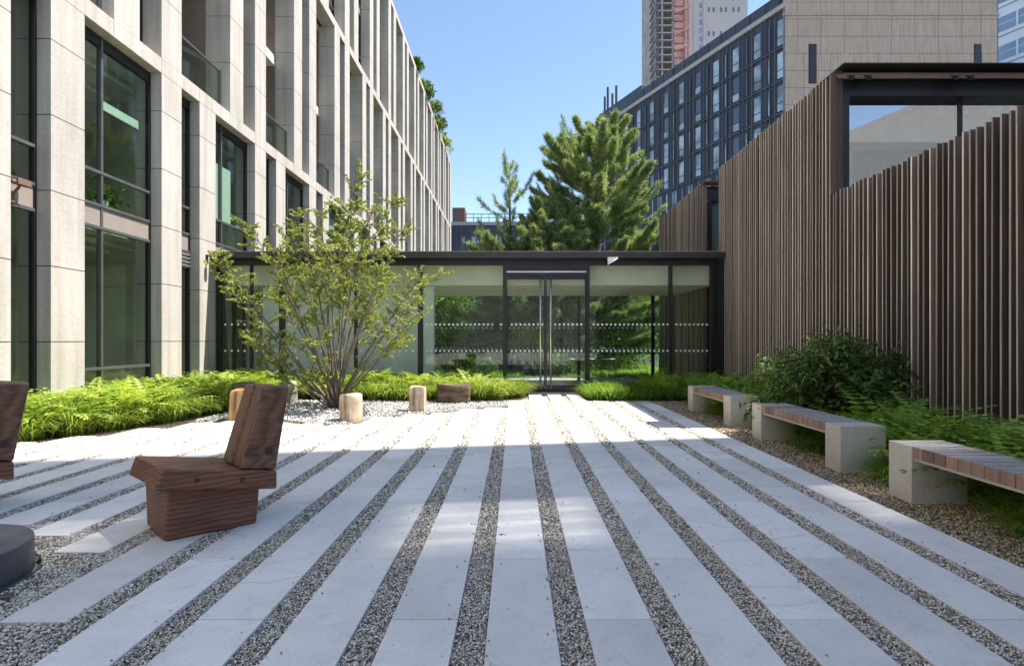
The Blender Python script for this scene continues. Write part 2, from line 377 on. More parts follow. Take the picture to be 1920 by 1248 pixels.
def leaf_geo(P, D, L, W, droop=0.25):
    """folded 4-vert leaves: P base points, D directions, L lengths, W widths"""
    n = len(P); D = norm(D); rv = norm(rng.normal(size=(n, 3))); S = norm(np.cross(D, rv)); N = np.cross(S, D)
    L = L[:, None]; W = W[:, None]
    mid = P+D*L*0.45
    tip = P+D*L-np.array([0, 0, 1])*L*droop
    V = np.stack([P, mid+S*W*0.5+N*W*0.12, tip, mid-S*W*0.5+N*W*0.12], 1).reshape(-1, 3)
    F = np.arange(4*n).reshape(n, 4)
    return V, F
def blades(P, az, L, W, lean, arch, seg=4):
    """arching ribbons: returns quads"""
    n = len(P); t = np.linspace(0, 1, seg+1)[None, :, None]
    d = np.stack([np.cos(az), np.sin(az), np.zeros(n)], 1)[:, None, :]
    s = np.stack([-np.sin(az), np.cos(az), np.zeros(n)], 1)[:, None, :]
    L = L[:, None, None]; lean = lean[:, None, None]; arch = arch[:, None, None]; W = W[:, None, None]
    out = L*(lean*t+arch*t*t); up = L*(t*np.sqrt(np.maximum(0, 1-lean**2))-arch*0.85*t*t*t)
    C = P[:, None, :]+d*out+np.array([0, 0, 1])*up
    w = W*(1-t**1.8)*0.5+0.0006
    A = C+s*w; B = C-s*w
    V = np.stack([A, B], 2).reshape(n, (seg+1)*2, 3)
    base = (np.arange(n)*(seg+1)*2)[:, None]
    F = []
    for k in range(seg): F.append(np.stack([2*k, 2*k+1, 2*k+3, 2*k+2])[None, :]+base)
    F = np.stack(F, 1).reshape(-1, 4)
    return V.reshape(-1, 3), F
# ------------------------------------------------------------------ ground
S0, SP, SW = -0.187, 0.4356, 0.136
g = MB(); g.box(-600, 600, -300, 1200, -0.6, -0.075); setp(g.build('ground', M['asphalt']), kind='structure')
# soil of the planting beds
so_ = MB(); so_.box(-7.2, -5.05, -6, 12.8, -0.07, -0.012); so_.box(-5.05, 0.15, 11.2, 12.8, -0.07, -0.012); so_.box(1.55, 5.2, 11.2, 12.8, -0.07, -0.012)
so_.box(3.5, 5.2, -6, 11.2, -0.07, -0.012)
setp(so_.build('planting_bed', M['soil']), kind='structure')
# gravel base under paving and strips
gb = MB(); gb.box(-5.05, 2.80, -6, 11.2, -0.07, -0.030); gb.box(0.15, 1.55, 11.2, 12.8, -0.07, -0.030)
setp(gb.build('gravel_base', M['gravel_base']), kind='structure')
gt = MB(); gt.box(2.80, 3.5, -6, 11.2, -0.07, -0.020)
setp(gt.build('gravel_border', M['gravel_tan']), kind='structure')
m = MB(); m.box(-7.2, 30, -27.9, -6.05, -0.07, 0.0); m.box(14.2, 30, -6, 16, -0.07, 0.0); setp(m.build('bounce_plaza', M['paving']), kind='structure')  # unseen pale paving added to bounce sunlight into the foreground shade
m = MB(); m.box(-16, 14, 24.05, 60, -0.07, -0.03); setp(m.build('lawn', M['lawn']), kind='structure')
# white stone bed round the tree
wb = MB()
poly = [(-5.0, 8.3), (-4.3, 8.75), (-3.6, 8.4), (-3.0, 8.0), (-2.6, 7.95), (-2.3, 8.7), (-1.85, 9.05), (-1.4, 9.2), (-0.95, 9.75), (-0.55, 10.0), (-0.12, 10.2), (-0.12, 11.15), (-5.0, 11.15)]
wb.prism([(x, y, -0.03) for x, y in poly], [(x, y, -0.006) for x, y in poly])
setp(wb.build('tree_bed_gravel', M['gravel_white']), kind='structure')

FAR = {-16: 6.0, -15: 6.3, -14: 6.6, -13: 7.0, -12: 7.6, -11: 8.1, -10: 8.3, -9: 8.35, -8: 8.0, -7: 8.2, -6: 7.9, -5: 8.7, -4: 9.05, -3: 9.2, -2: 9.75, -1: 9.95, 0: 11.15, 1: 12.72, 2: 12.72, 3: 12.72, 4: 11.15, 5: 11.15, 6: 11.15}
NEAR = {-8: 3.63, -7: 3.42, -6: 3.15, -5: 2.37, -9: 3.7, -10: 3.7}
pv = MB()
for i in range(-16, 7):
    x0 = S0+SP*i+SW/2; x1 = S0+SP*(i+1)-SW/2
    ylo = NEAR.get(i, -6.0); yhi = FAR[i]
    off = 2.395 if i % 2 else 3.064
    ys = [off+1.085*k for k in range(-9, 11)]
    ys = [ylo]+[y for y in ys if ylo+0.25 < y < yhi-0.25]+[yhi]
    segs = [(a, b) for a, b in zip(ys, ys[1:])]
    if i in NEAR: segs += [(-6+1.085*k, -6+1.085*(k+1)) for k in range(0, 5 if i < -5 else 6)]
    for a, b in segs:
        dz = random.uniform(-0.0012, 0.0012)
        pv.box(x0, x1, a+0.0035, b-0.0035, -0.045, dz)
setp(pv.build('paving', M['paving'], bevel=0.003), kind='structure')

# pebbles
def ico():
    t = (1+5**0.5)/2
    v = np.array([(-1,t,0),(1,t,0),(-1,-t,0),(1,-t,0),(0,-1,t),(0,1,t),(0,-1,-t),(0,1,-t),(t,0,-1),(t,0,1),(-t,0,-1),(-t,0,1)], float)
    f = np.array([(0,11,5),(0,5,1),(0,1,7),(0,7,10),(0,10,11),(1,5,9),(5,11,4),(11,10,2),(10,7,6),(7,1,8),(3,9,4),(3,4,2),(3,2,6),(3,6,8),(3,8,9),(4,9,5),(2,4,11),(6,2,10),(8,6,7),(9,8,1)])
    return v/np.linalg.norm(v[0]), f
ICV, ICF = ico()
OCV = np.array([(1,0,0),(-1,0,0),(0,1,0),(0,-1,0),(0,0,1),(0,0,-1)], float)
OCF = np.array([(0,2,4),(2,1,4),(1,3,4),(3,0,4),(2,0,5),(1,2,5),(3,1,5),(0,3,5)])
def pebbles(name, P, R_, material, hi=True, parent=None):
    n = len(P); BV, BF = (ICV, ICF) if hi else (OCV, OCF); nv = len(BV)
    Vv = BV[None]*(1+0.18*rng.normal(size=(n, nv, 1)))
    sc = np.stack([R_*rng.uniform(0.8, 1.4, n), R_*rng.uniform(0.7, 1.1, n), R_*rng.uniform(0.45, 0.8, n)], 1)[:, None, :]
    Vv = Vv*sc
    # random rotation by two angles
    a = rng.uniform(0, 6.28, n); b = rng.uniform(-0.7, 0.7, n)
    ca, sa, cb, sb = np.cos(a)[:, None], np.sin(a)[:, None], np.cos(b)[:, None], np.sin(b)[:, None]
    x, y, z = Vv[..., 0], Vv[..., 1], Vv[..., 2]
    y, z = y*cb-z*sb, y*sb+z*cb
    x, y = x*ca-y*sa, x*sa+y*ca
    Vv = np.stack([x, y, z], -1)+P[:, None, :]
    F = BF[None]+(np.arange(n)*nv)[:, None, None]
    r = np.repeat(rng.uniform(0, 1, n), len(BF))
    return fast_mesh(name, Vv.reshape(-1, 3), F.reshape(-1, 3), material, parent, rnd=r)
def strip_points(x0, x1, y0, y1, r, dens):
    n = int((x1-x0)*(y1-y0)*dens/(3.14*r*r))
    return np.stack([rng.uniform(x0, x1, n), rng.uniform(y0, y1, n), rng.uniform(-0.020, -0.005, n)], 1)
pts = []; rad = []
for k in range(-13, 7):
    xc = S0+SP*k
    for (y0, y1, r) in ((1.6, 3.6, 0.0052), (3.6, 6.0, 0.0075), (6.0, 11.1, 0.013)):
        ya = max(y0, abs(xc)/1.12-0.3); yb = min(y1, FAR.get(k, 9), FAR.get(k-1, 9))
        if ya >= yb: continue
        p = strip_points(xc-SW/2+0.004, xc+SW/2-0.004, ya, yb, r, 1.7)
        pts.append(p); rad.append(np.full(len(p), r))
# open gravel area round the grey drum
p = strip_points(-3.9, -1.95, 1.6, 3.75, 0.0066, 1.7)
def on_slab(p):
    i = np.floor((p[:, 0]-S0)/SP).astype(int); fx = (p[:, 0]-S0)-i*SP
    near = np.array([NEAR.get(int(q), -9) for q in i]); in_x = (fx > SW/2+0.003) & (fx < SP-SW/2-0.003)
    return in_x & (p[:, 1] > near)
p = p[~on_slab(p)]; p = p[((p[:, 0]+3.035)**2+(p[:, 1]-2.723)**2) > 0.47**2]
pts.append(p); rad.append(np.full(len(p), 0.0072))
k = rng.integers(-8, 7, 900); q = np.stack([S0+SP*k+np.sign(rng.normal(size=900))*(SW/2+np.abs(rng.normal(size=900))*0.035), rng.uniform(1.7, 9.0, 900), np.full(900, 0.003)], 1)
q = q[on_slab(q) & (np.abs(q[:, 0]) < q[:, 1]*1.05)]; pts.append(q); rad.append(np.full(len(q), 0.0055))
P = np.concatenate(pts); Rr = np.concatenate(rad)
setp(pebbles('gravel', P, Rr, M['pebble']), kind='stuff')
P = np.concatenate([strip_points(2.80, 3.7, 1.8, 5.5, 0.0085, 1.15), strip_points(2.80, 3.6, 5.5, 11.0, 0.012, 1.1)])
Rr = np.where(P[:, 1] < 5.5, 0.0085, 0.012); P[:, 2] += 0.008
setp(pebbles('tan_gravel', P, Rr, M['pebble_tan']), kind='stuff')
# white chips in the tree bed
p = strip_points(-5.0, -0.1, 7.9, 11.15, 0.016, 0.8)
def inpoly(P, poly):
    x, y = P[:, 0], P[:, 1]; ins = np.zeros(len(P), bool); j = len(poly)-1
    for i in range(len(poly)):
        xi, yi = poly[i]; xj, yj = poly[j]
        c = ((yi > y) != (yj > y)) & (x < (xj-xi)*(y-yi)/(yj-yi+1e-12)+xi); ins ^= c; j = i
    return ins
p = p[inpoly(p, poly)]; p[:, 2] = rng.uniform(-0.006, 0.012, len(p))
setp(pebbles('white_stone_chips', p, rng.uniform(0.010, 0.024, len(p)), M['pebble_white'], False), kind='stuff')
# ------------------------------------------------------------------ limestone building on the left
lb = thing('stone_office_building', 'long pale limestone building with deep piers and rooftop shrubs along the left', 'building', (-7.2, 6, 0))
FX = -7.2; ZB = [(0.0, 6.7), (7.0, 13.8), (14.1, 20.9)]
def pier(y0, y1, z0, z1, depth, xf=FX):
    m = MB(); core = 0.02
    m.box(xf-depth, xf-core, y0+core, y1-core, z0, z1, 1)
    z = 1.23; zs = [z0]
    while z < z1-0.2:
        if z > z0+0.2: zs.append(z)
        z += 1.175
    zs.append(z1)
    for a, b in zip(zs, zs[1:]):
        m.box(xf-depth-0.003, xf, y0, y1, a+0.007, b-0.007, 0)
    return m.build('pier', [M['lime'], M['joint']], lb)
NA, NB = -1, 13
ya = lambda n: 8.28+3.91*n
yb = lambda n: 10.88+3.91*n
yc = lambda n: 9.59+3.91*n
for n in range(NA, NB):
    pier(ya(n), ya(n)+0.65, 0.0, 6.7, 0.55); pier(yb(n), yb(n)+0.65, 0.0, 6.7, 0.55)
    pier(yc(n), yc(n)+0.65, 7.0, 13.8, 0.62); pier(yb(n), yb(n)+0.65, 7.0, 13.8, 0.62)
    pier(ya(n), ya(n)+0.65, 14.1, 20.9, 0.55); pier(yb(n), yb(n)+0.65, 14.1, 20.9, 0.55)
YE = 60.2
pier(YE-0.8, YE+0.3, 0, 20.9, 0.9)
for z0, z1 in ((6.7, 7.0), (13.8, 14.1), (20.9, 21.25)):
    m = MB(); y = 4.37; k = 0
    m.box(FX-0.6, FX-0.02, 4.4, YE, z0+0.01, z1-0.01, 1)
    while y < YE:
        st = (0.65+0.65, 1.3, 1.31)[k % 3]; k += 1
        m.box(FX-0.5, FX+0.003, y+0.006, min(y+st, YE)-0.006, z0, z1, 0); y += st
    m.build('stone_band', [M['lime'], M['joint']], lb)
# plain near wall behind the camera side, and the body of the building
m = MB(); m.box(-8.2, FX, -8, 4.36, 0, 21.2); m.build('near_wall', M['lime'], lb)
m = MB(); m.box(-22, -10.2, -8, YE, 0, 21.1); m.box(-10.15, -8.21, -8, 4.3, 0, 21.1); m.box(-22, -7.8, YE-0.3, YE+0.2, 0, 21.1); m.build('rear_body', M['interior'], lb)
m = MB()
for z0, z1 in ((-0.03, 0.02), (3.30, 3.63), (6.72, 6.98), (10.2, 10.5), (13.82, 14.08), (17.3, 17.6), (20.92, 21.2)):
    m.box(-10.18, -7.82, 4.36, YE-0.31, z0, z1)
m.build('floor_slabs', M['interior_light'], lb)
for n in range(NA, NB):
    for za, zb in ((0.03, 3.29), (3.64, 6.71)):
        m = MB(); m.box(-10.17, -7.86, ya(n)+0.05, ya(n)+0.20, za, zb); m.build('partition', M['interior'], lb)
GX = -7.45
for n in range(-1, 4):
    m = MB(); m.box(-9.4, -9.0, ya(n)+1.9, ya(n)+2.3, 0.03, 3.29); m.box(-9.4, -9.0, ya(n)+1.9, ya(n)+2.3, 3.64, 6.71); m.build('interior_column', M['white'], lb)
    m = MB(); m.box(-8.75, -8.70, ya(n)+1.1, ya(n)+1.82, 0.6, 2.35); m.build('display_panel', M['cornice'], lb)
    m = MB()
    for x in (-8.2, -9.0): m.box(x-.06, x, ya(n)+.4, ya(n)+3.6, 6.60, 6.66); m.box(x-.06, x, ya(n)+.4, ya(n)+3.6, 3.18, 3.24)
    m.build('ceiling_strip', M['white'], lb)
def glazing(y0, y1, z0, z1, mull, trans, spand=(), gx=GX, louvre=None, gmat='glass', bar=0.045, name='window'):
    f = MB()
    f.box(gx-0.06, gx+0.03, y0+0.002, y0+bar, z0+0.002, z1-0.002); f.box(gx-0.06, gx+0.03, y1-bar, y1-0.002, z0+0.002, z1-0.002)
    for mm in mull: f.box(gx-0.055, gx+0.035, mm-0.022, mm+0.022, z0+0.003, z1-0.003, 1)
    for t in trans: f.box(gx-0.05, gx+0.045, y0+bar+.001, y1-bar-.001, t-0.025, t+0.025, 1)
    f.box(gx-0.07, gx+0.02, y0+bar+.001, y1-bar-.001, z1-0.20, z1-0.004, 0)
    if louvre:
        z = louvre[0]
        while z < louvre[1]:
            f.obox(((gx+0.02), (y0+y1)/2, z), (0.045, 0, 0.02), (0, (y1-y0)/2-bar, 0), (0, 0, 0.008), 2); z += 0.085
        f.box(gx-0.058, gx-0.05, y0+bar, y1-bar, louvre[0]-.05, louvre[1]+.03, 0)
    o = f.build(name, [M['frame'], M['frame_grey'], M['cornice']], lb)
    p = MB()
    cuts = sorted(set([z0+0.01]+[c for s_ in spand for c in s_]+[z1-0.2]))
    for a, b in zip(cuts, cuts[1:]):
        if any(abs(a-s_[0]) < 1e-6 for s_ in spand): continue
        p.box(gx-0.02, gx-0.008, y0+bar, y1-bar, a, b)
    p.build('pane', M[gmat], o)
    for s_ in spand:
        q = MB(); q.box(gx-0.03, gx+0.012, y0+bar, y1-bar, s_[0], s_[1]); q.build('spandrel', M['spandrel'], o)
    return o
for n in range(NA, NB):
    a0, a1, b0, b1, c0, c1 = ya(n), ya(n)+0.65, yb(n), yb(n)+0.65, yc(n), yc(n)+0.65
    if n != 1 or True:
        w = glazing(a1, b0, 0, 6.7, [a1+0.66], [0.75, 3.26, 3.66, 4.25], [(3.28, 3.64)])
        if n in (-1, 0, 1, 3, 4):
            q = MB()
            if n == -1: q.box(GX-0.16, GX-0.14, b0-1.25, b0-0.78, 4.3, 5.55)
            elif n == 0: q.box(GX-0.16, GX-0.14, a1+0.76, b0-0.12, 5.50, 5.66)
            elif n == 1: q.box(GX-0.16, GX-0.14, a1+0.35, b0-0.55, 4.3, 5.75)
            else: q.box(GX-0.16, GX-0.14, a1+0.75, b0-0.2, 4.6, 6.3)
            q.build('roller_blind', M['blind'], w)
    w = glazing(b1, ya(n+1), 0, 6.7, [], [0.35, 3.26, 3.66, 4.25], [(3.28, 3.64)], louvre=(2.92, 3.24) if n >= 0 else None)
    if n in (-1, 2): q = MB(); q.box(GX-0.16, GX-0.14, b1+0.05, b1+0.36, 4.32, 6.0); q.build('roller_blind', M['blind'], w)
    # upper storeys: narrow window strips and deep loggias with glass rails
    glazing(c1, b0, 7.0, 13.8, [], [10.2, 10.6], [(10.22, 10.58)], gx=-7.62)
    lo0, lo1 = b1, yc(n+1)
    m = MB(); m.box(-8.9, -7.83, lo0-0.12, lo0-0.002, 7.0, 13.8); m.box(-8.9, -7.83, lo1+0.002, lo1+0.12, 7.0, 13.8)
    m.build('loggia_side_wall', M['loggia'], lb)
    glazing(lo0, lo1, 7.0, 13.8, [lo0+1.0], [10.2, 10.6], [(10.22, 10.58)], gx=-8.75)
    r = MB(); r.box(-7.47, -7.45, lo0+0.01, lo1-0.01, 7.01, 8.02, 0)
    ro = r.build('balcony_glass', M['glass'], lb)
    r = MB(); r.box(-7.49, -7.43, lo0+0.005, lo1-0.005, 8.025, 8.06, 0); r.box(-7.49, -7.43, lo1-0.05, lo1-0.005, 7.0, 8.02); r.build('balcony_rail', M['frame_grey'], lb)
    glazing(a1, b0, 14.1, 20.9, [a1+0.9], [15.2, 17.3, 17.7], [(17.32, 17.68)], gx=-7.68)
    glazing(b1, ya(n+1), 14.1, 20.9, [], [17.3, 17.7], [(17.32, 17.68)], gx=-7.55)
# dark rungs seen on loggia edges are the slab nosings
for n in range(NA, NB):
    m = MB(); m.box(-8.65, -7.83, yb(n)+0.66, yc(n+1)-0.01, 13.62, 13.79); m.build('loggia_ceiling', M['soffit'], lb)

# ------------------------------------------------------------------ glass pavilion
PY = 12.89
gp = thing('glass_pavilion', 'low dark-framed glass link building with double doors across the back of the courtyard', 'pavilion', (-1.1, PY, 0))
m = MB(); m.box(-7.16, 4.985, 12.62, 17.0, 3.30, 3.335, 0); m.box(-7.17, 4.987, 12.60, 12.62, 3.20, 3.345, 0); m.box(-7.17, 4.987, 12.595, 12.64, 3.3455, 3.357, 1)
m.box(-7.16, 4.985, 12.621, 12.82, 3.215, 3.298, 0)
m.build('roof', [M['fascia'], M['cornice']], gp)
m = MB(); m.box(-7.16, 4.84, PY-0.045, PY+0.05, 3.06, 3.298); m.build('head_beam', M['frame'], gp)
m = MB(); m.box(-7.16, 4.84, PY-0.05, PY+0.05, -0.07, 0.035); m.build('sill', M['frame'], gp)
m = MB(); m.box(-7.1, 4.95, PY+0.1, 17.6, -0.07, 0.01); m.build('floor', M['grey_wall'], gp)
m = MB(); m.box(-7.1, 4.93, 13.25, 16.4, 2.62, 3.22); m.build('ceiling_bulkhead', M['cream'], gp)
m = MB(); m.box(-6.5, -2.32, 13.75, 13.9, 0.012, 2.615); m.box(-2.6, -2.05, 13.5, 13.72, 0.012, 2.615); m.build('white_partition', M['white'], gp)
posts = [(408, 415, 0), (470, 473.5, 0), (525, 534, 0), (665, 670, 0), (784, 793, 0), (943, 949, 0), (1099, 1105, 0), (1254, 1260, 0), (1331, 1338, 0)]
px = lambda u, z: (u-965)*z/1000
for a, b, _ in posts:
    m = MB(); m.box(px(a, PY), px(b, PY), PY-0.06, PY+0.06, 0.036, 3.06); m.build('post', M['frame'], gp, bevel=0.003)
m = MB(); m.box(4.84, 4.986, 12.70, PY+0.10, -0.05, 3.24); m.build('corner_post', M['frame'], gp)
# front panes with bands of small square dots
def dots(x0, x1, y, z, sp=0.155, s=0.05):
    m = MB(); x = x0+0.08
    while x < x1-0.05:
        m.box(x, x+s, y-0.0015, y+0.0015, z-s/2, z+s/2); x += sp
    return m
bays = [(415, 470), (473.5, 525), (534, 665), (670, 784), (793, 943), (1105, 1254), (1260, 1331)]
for a, b in bays:
    x0, x1 = px(a, PY), px(b, PY)
    m = MB(); m.box(x0, x1, PY-0.006, PY+0.006, 0.036, 3.06); gpn = m.build('glass_panel', M['clear'], gp)
    for z in (1.0, 1.635): dots(x0, x1, PY-0.010, z, 0.105 if a > 780 else 0.155, 0.045).build('dot_band', M['white'], gpn)
# rear glazing
for u in (540, 808, 1085, 1224, 1262):
    x = px(u, 16.5); 
    if x > 4.8: continue
    m = MB(); m.box(x-0.045, x+0.045, 16.45, 16.55, 0.012, 3.298); m.build('rear_post', M['frame'], gp)
m = MB(); m.box(-6.9, 4.75, 16.495, 16.505, 0.012, 3.0); rp = m.build('rear_glass', M['clear'], gp)
for z in (1.0, 1.635): dots(-2.5, 4.6, 16.48, z, 0.14, 0.05).build('dot_band', M['white'], rp)
# door surround and leaves
dx0, dx1 = px(949, PY), px(1099, PY)
m = MB(); m.box(dx0, dx1, PY-0.07, PY+0.05, 2.80, 3.058, 0); m.box(dx0+.01, dx1-.01, PY-0.085, PY-0.071, 2.88, 2.915, 1); m.build('door_head', [M['frame'], M['steel']], gp)
xm = px(1022.5, PY)
for a, b, hx in ((dx0+0.006, xm-0.004, px(1013, PY)), (xm+0.004, dx1-0.006, px(1032, PY))):
    m = MB(); y0, y1 = PY-0.035, PY+0.015; t = 0.028
    m.box(a, a+t, y0, y1, 0.04, 2.79); m.box(b-t, b, y0, y1, 0.04, 2.79); m.box(a+t, b-t, y0, y1, 0.04, 0.17); m.box(a+t, b-t, y0, y1, 2.72, 2.79)
    d = m.build('door', M['frame'], gp)
    m = MB(); m.box(a+t, b-t, PY-0.015, PY-0.005, 0.17, 2.72); m.build('pane', M['clear'], d)
    for z in (1.0, 1.635): dots(a+t, b-t, PY-0.02, z, 0.105, 0.045).build('dot_band', M['white'], d)
    m = MB(); m.tube([(hx, PY-0.11, 0.10), (hx, PY-0.11, 2.80)], 0.023, 10)
    for z in (0.3, 1.4, 2.5): m.tube([(hx, PY-0.11, z), (hx, PY-0.036, z)], 0.012, 6)
    m.build('handle', M['steel'], d, smooth=True)
m = MB(); m.box(dx0-0.05, dx1+0.05, PY-0.20, PY-0.05, -0.03, 0.012); m.build('threshold', M['steel'], gp)
m = MB(); m.box(px(925, PY), px(936, PY), PY-0.05, PY-0.012, 1.46, 1.68); m.build('card_reader', M['frame'], gp)
m = MB(); m.tube([(px(1140, 12.6), 12.585, 3.16), (px(1140, 12.6), 12.53, 3.12)], 0.02, 6); m.prism([(2.19, 12.56, 3.02), (2.40, 12.5, 3.15), (2.42, 12.56, 3.20), (2.19, 12.57, 3.2)], [(2.19, 12.50, 3.02), (2.40, 12.42, 3.15), (2.42, 12.48, 3.20), (2.19, 12.5, 3.2)])
m.build('floodlight', M['white'], gp)

# ------------------------------------------------------------------ slatted timber building on the right
sb = thing('slatted_timber_building', 'dark building clad in tall vertical timber fins along the right of the courtyard', 'building', (5.1, 6, 0))
WX = 5.0
m = MB(); m.box(5.17, 14, -8, 8.62, 0, 3.42); m.build('low_block', M['frame'], sb)
m = MB(); m.box(5.17, 14, 9.9, 13.10, 0, 5.36); m.box(5.17, 5.3, 8.75, 9.9, 3.42, 5.36); m.box(5.17, 14, 8.64, 9.9, 0, 3.42); m.box(5.17, 14, 8.7, 9.9, 5.28, 5.36); m.build('tall_block', M['frame'], sb)
m = MB(); m.box(5.17, 14, 14.4, 18.6, 0, 5.40); m.build('rear_block', M['frame'], sb)
m = MB(); m.box(5.6, 14, 13.101, 14.399, 0, 3.3); m.build('link_block', M['frame'], sb)
def slats(y0, y1, z0, ztop, name, sp=0.093, dep=0.115):
    m = MB(); y = y0
    while y < y1:
        t = random.uniform(0.017, 0.025); dx = random.uniform(-0.008, 0.008); dz = random.uniform(-0.012, 0.022); ln = random.gauss(0, 0.005); sk = random.gauss(0, 0.006)
        x0, x1 = WX+dx, WX+dep+random.uniform(0, 0.01)
        vs = []
        for z, o in ((z0, -ln), (ztop+dz, ln)):
            vs += [(x0, y+o+sk, z), (x1, y+o, z), (x1, y+o+t, z), (x0, y+o+t+sk, z)]
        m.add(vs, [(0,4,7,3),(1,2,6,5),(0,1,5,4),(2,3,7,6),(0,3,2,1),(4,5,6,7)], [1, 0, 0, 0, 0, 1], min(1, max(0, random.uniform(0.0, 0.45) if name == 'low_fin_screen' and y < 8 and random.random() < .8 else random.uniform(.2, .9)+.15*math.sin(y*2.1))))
        y += sp*random.uniform(0.96, 1.04)
    for z in [z0+0.5+k*1.1 for k in range(5)]:
        if z < ztop-0.1: m.box(WX+dep+0.012, 5.168, y0, y1, z, z+0.06, 0)
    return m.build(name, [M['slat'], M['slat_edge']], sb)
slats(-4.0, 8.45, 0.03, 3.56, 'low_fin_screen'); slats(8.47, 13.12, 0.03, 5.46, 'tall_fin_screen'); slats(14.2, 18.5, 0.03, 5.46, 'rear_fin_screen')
# corner post, window in the upper face
m = MB(); m.box(WX, 5.11, 8.30, 8.44, 3.55, 5.45); m.build('corner_board', M['slat'], sb)
f = MB(); f.box(5.113, 5.26, 8.38, 8.62, 3.44, 5.24); f.box(5.26, 12.0, 8.38, 8.62, 5.09, 5.24); f.box(5.26, 12, 8.5, 8.62, 3.43, 3.55); f.box(11.8, 12, 8.38, 8.62, 3.55, 5.09)
f.box(px(1803, 8.5), px(1807, 8.5), 8.52, 8.60, 3.55, 5.09)
w = f.build('upper_window', M['frame'], sb)
m = MB(); m.box(5.26, 11.8, 8.555, 8.565, 3.55, 5.09); m.build('pane', M['bigglass'], w)
m = MB()
for k in range(10): m.box(5.3, 5.78, 9.12, 9.13, 3.6+k*0.148, 3.6+k*0.148+0.140)
m.build('window_blind', M['white'], w)
m = MB(); m.box(5.3, 11.8, 9.7, 9.78, 3.45, 5.26, 0); m.box(5.85, 7.6, 9.5, 9.6, 3.45, 4.62, 1); m.build('room_wall', [M['white'], M['loggia']], w)
m = MB()
for k in range(4):
    m.obox((8.5, 8.20+0.045*k, 5.282+0.043*k), (3.5, 0, 0), (0, 0.022, 0.006), (0, -0.003, 0.010))
for x in (5.16, 5.42, 6.75, 6.98, 8.6, 10.2): m.obox((x, 8.30, 5.33), (0.035, 0, 0), (0, 0.15, 0.07), (0, -0.012, 0.03), 1)
m.box(WX, 12, 8.10, 8.75, 5.452, 5.466, 2); m.box(5.12, 12, 8.40, 8.60, 5.243, 5.451, 1)
m.build('eaves_louvre', [M['slat'], M['frame'], M['fascia']], sb)
m = MB(); m.box(5.12, 7, 14.21, 14.38, 4.95, 5.25, 0); m.box(5.12, 5.25, 14.21, 14.38, 3.45, 4.95, 0); m.box(5.5, 7, 14.21, 14.38, 3.301, 3.45, 0); m.box(WX, 7, 14.0, 14.3, 5.40, 5.45, 1)
w = m.build('side_window', [M['frame'], M['slat']], sb)
m = MB(); m.box(5.25, 7, 14.3, 14.31, 3.45, 4.95); m.build('pane', M['bigglass'], w)
m = MB(); m.box(5.25, 7, 14.36, 14.37, 3.45, 4.95); m.build('window_blind', M['blind'], w)

# ------------------------------------------------------------------ dark residential block with stone end
db = thing('dark_clad_block', 'tall navy metal clad block with rows of slim windows and a pale stone end wall', 'building', (27.5, 54, 0))
CX0, CY0 = 27.5, 54.0
D = Vector((-0.44, 1.0, 0)); Nn = Vector((-1.0, -0.44, 0)).normalized()
def fp(t, off, z): p = Vector((CX0, CY0, 0))+D*t+Nn*off; return (p.x, p.y, z)
def fbox(m, t0, t1, o0, o1, z0, z1, mi=0):
    m.prism([fp(t0, o0, z0), fp(t1, o0, z0), fp(t1, o1, z0), fp(t0, o1, z0)][::-1], [fp(t0, o0, z1), fp(t1, o0, z1), fp(t1, o1, z1), fp(t0, o1, z1)][::-1], mi)
TE = 34.0
m = MB(); fbox(m, 0.02, TE, 0.0, -16, 0, 34.9); m.build('wall', M['navy'], db)
m = MB(); fbox(m, 0.0, TE, 0.25, -0.5, 34.95, 35.45); m.build('cornice', M['cornice'], db)
m = MB(); fbox(m, 0.6, 23.5, -0.3, -15, 35.46, 37.0); fbox(m, 23.5, TE, -1.5, -15, 35.46, 38.6)
for k in range(12): fbox(m, 0.6+k*1.9, 0.65+k*1.9, -0.24, -0.31, 35.5, 36.95)
m.build('penthouse', M['navy'], db)
rows = [34.1-3.36*k for k in range(9)]
m = MB()
for k, z in enumerate(rows): fbox(m, 0.03, TE, 0.16, 0.002, z-3.36+0.30, z-3.36+0.46)
for i in range(13):
    t = 0.5+2.7*i
    for tt in (t-0.62, t+0.52, t+1.1, t+1.62): fbox(m, max(tt, 0.03), max(tt, 0.03)+0.07, 0.26, 0.162, 6, 34.94)
m.build('facade_ribs', M['navy_rib'], db)
for k, z in enumerate(rows[:8]):
    sh = 1.2 if k >= 3 and False else 0.0
    for i in range(12):
        t = 0.55+2.7*i+(1.25 if k >= 4 else 0)
        f = MB(); zb = z-2.75
        fbox(f, t-0.50, t+0.45, 0.05, 0.003, zb, z)
        w = f.build('wide_window', M['frame'], db)
        p = MB(); fbox(p, t-0.42, t+0.37, 0.07, 0.051, zb+0.95, z-0.1, 0 if random.random() < 0.8 else 1); fbox(p, t-0.42, t+0.37, 0.07, 0.051, zb+0.08, zb+0.85, 0)
        p.build('pane', [M['farwin'], M['farwin_dark']], w)
        if k < 8 and i < 12:
            t2 = t+1.28
            f = MB(); fbox(f, t2-0.16, t2+0.2, 0.05, 0.003, zb, z); w = f.build('slim_window', M['frame'], db)
            p = MB(); fbox(p, t2-0.08, t2+0.12, 0.07, 0.051, zb+0.08, z-0.1, 1 if random.random() < 0.6 else 0); p.build('pane', [M['farwin'], M['farwin_dark']], w)
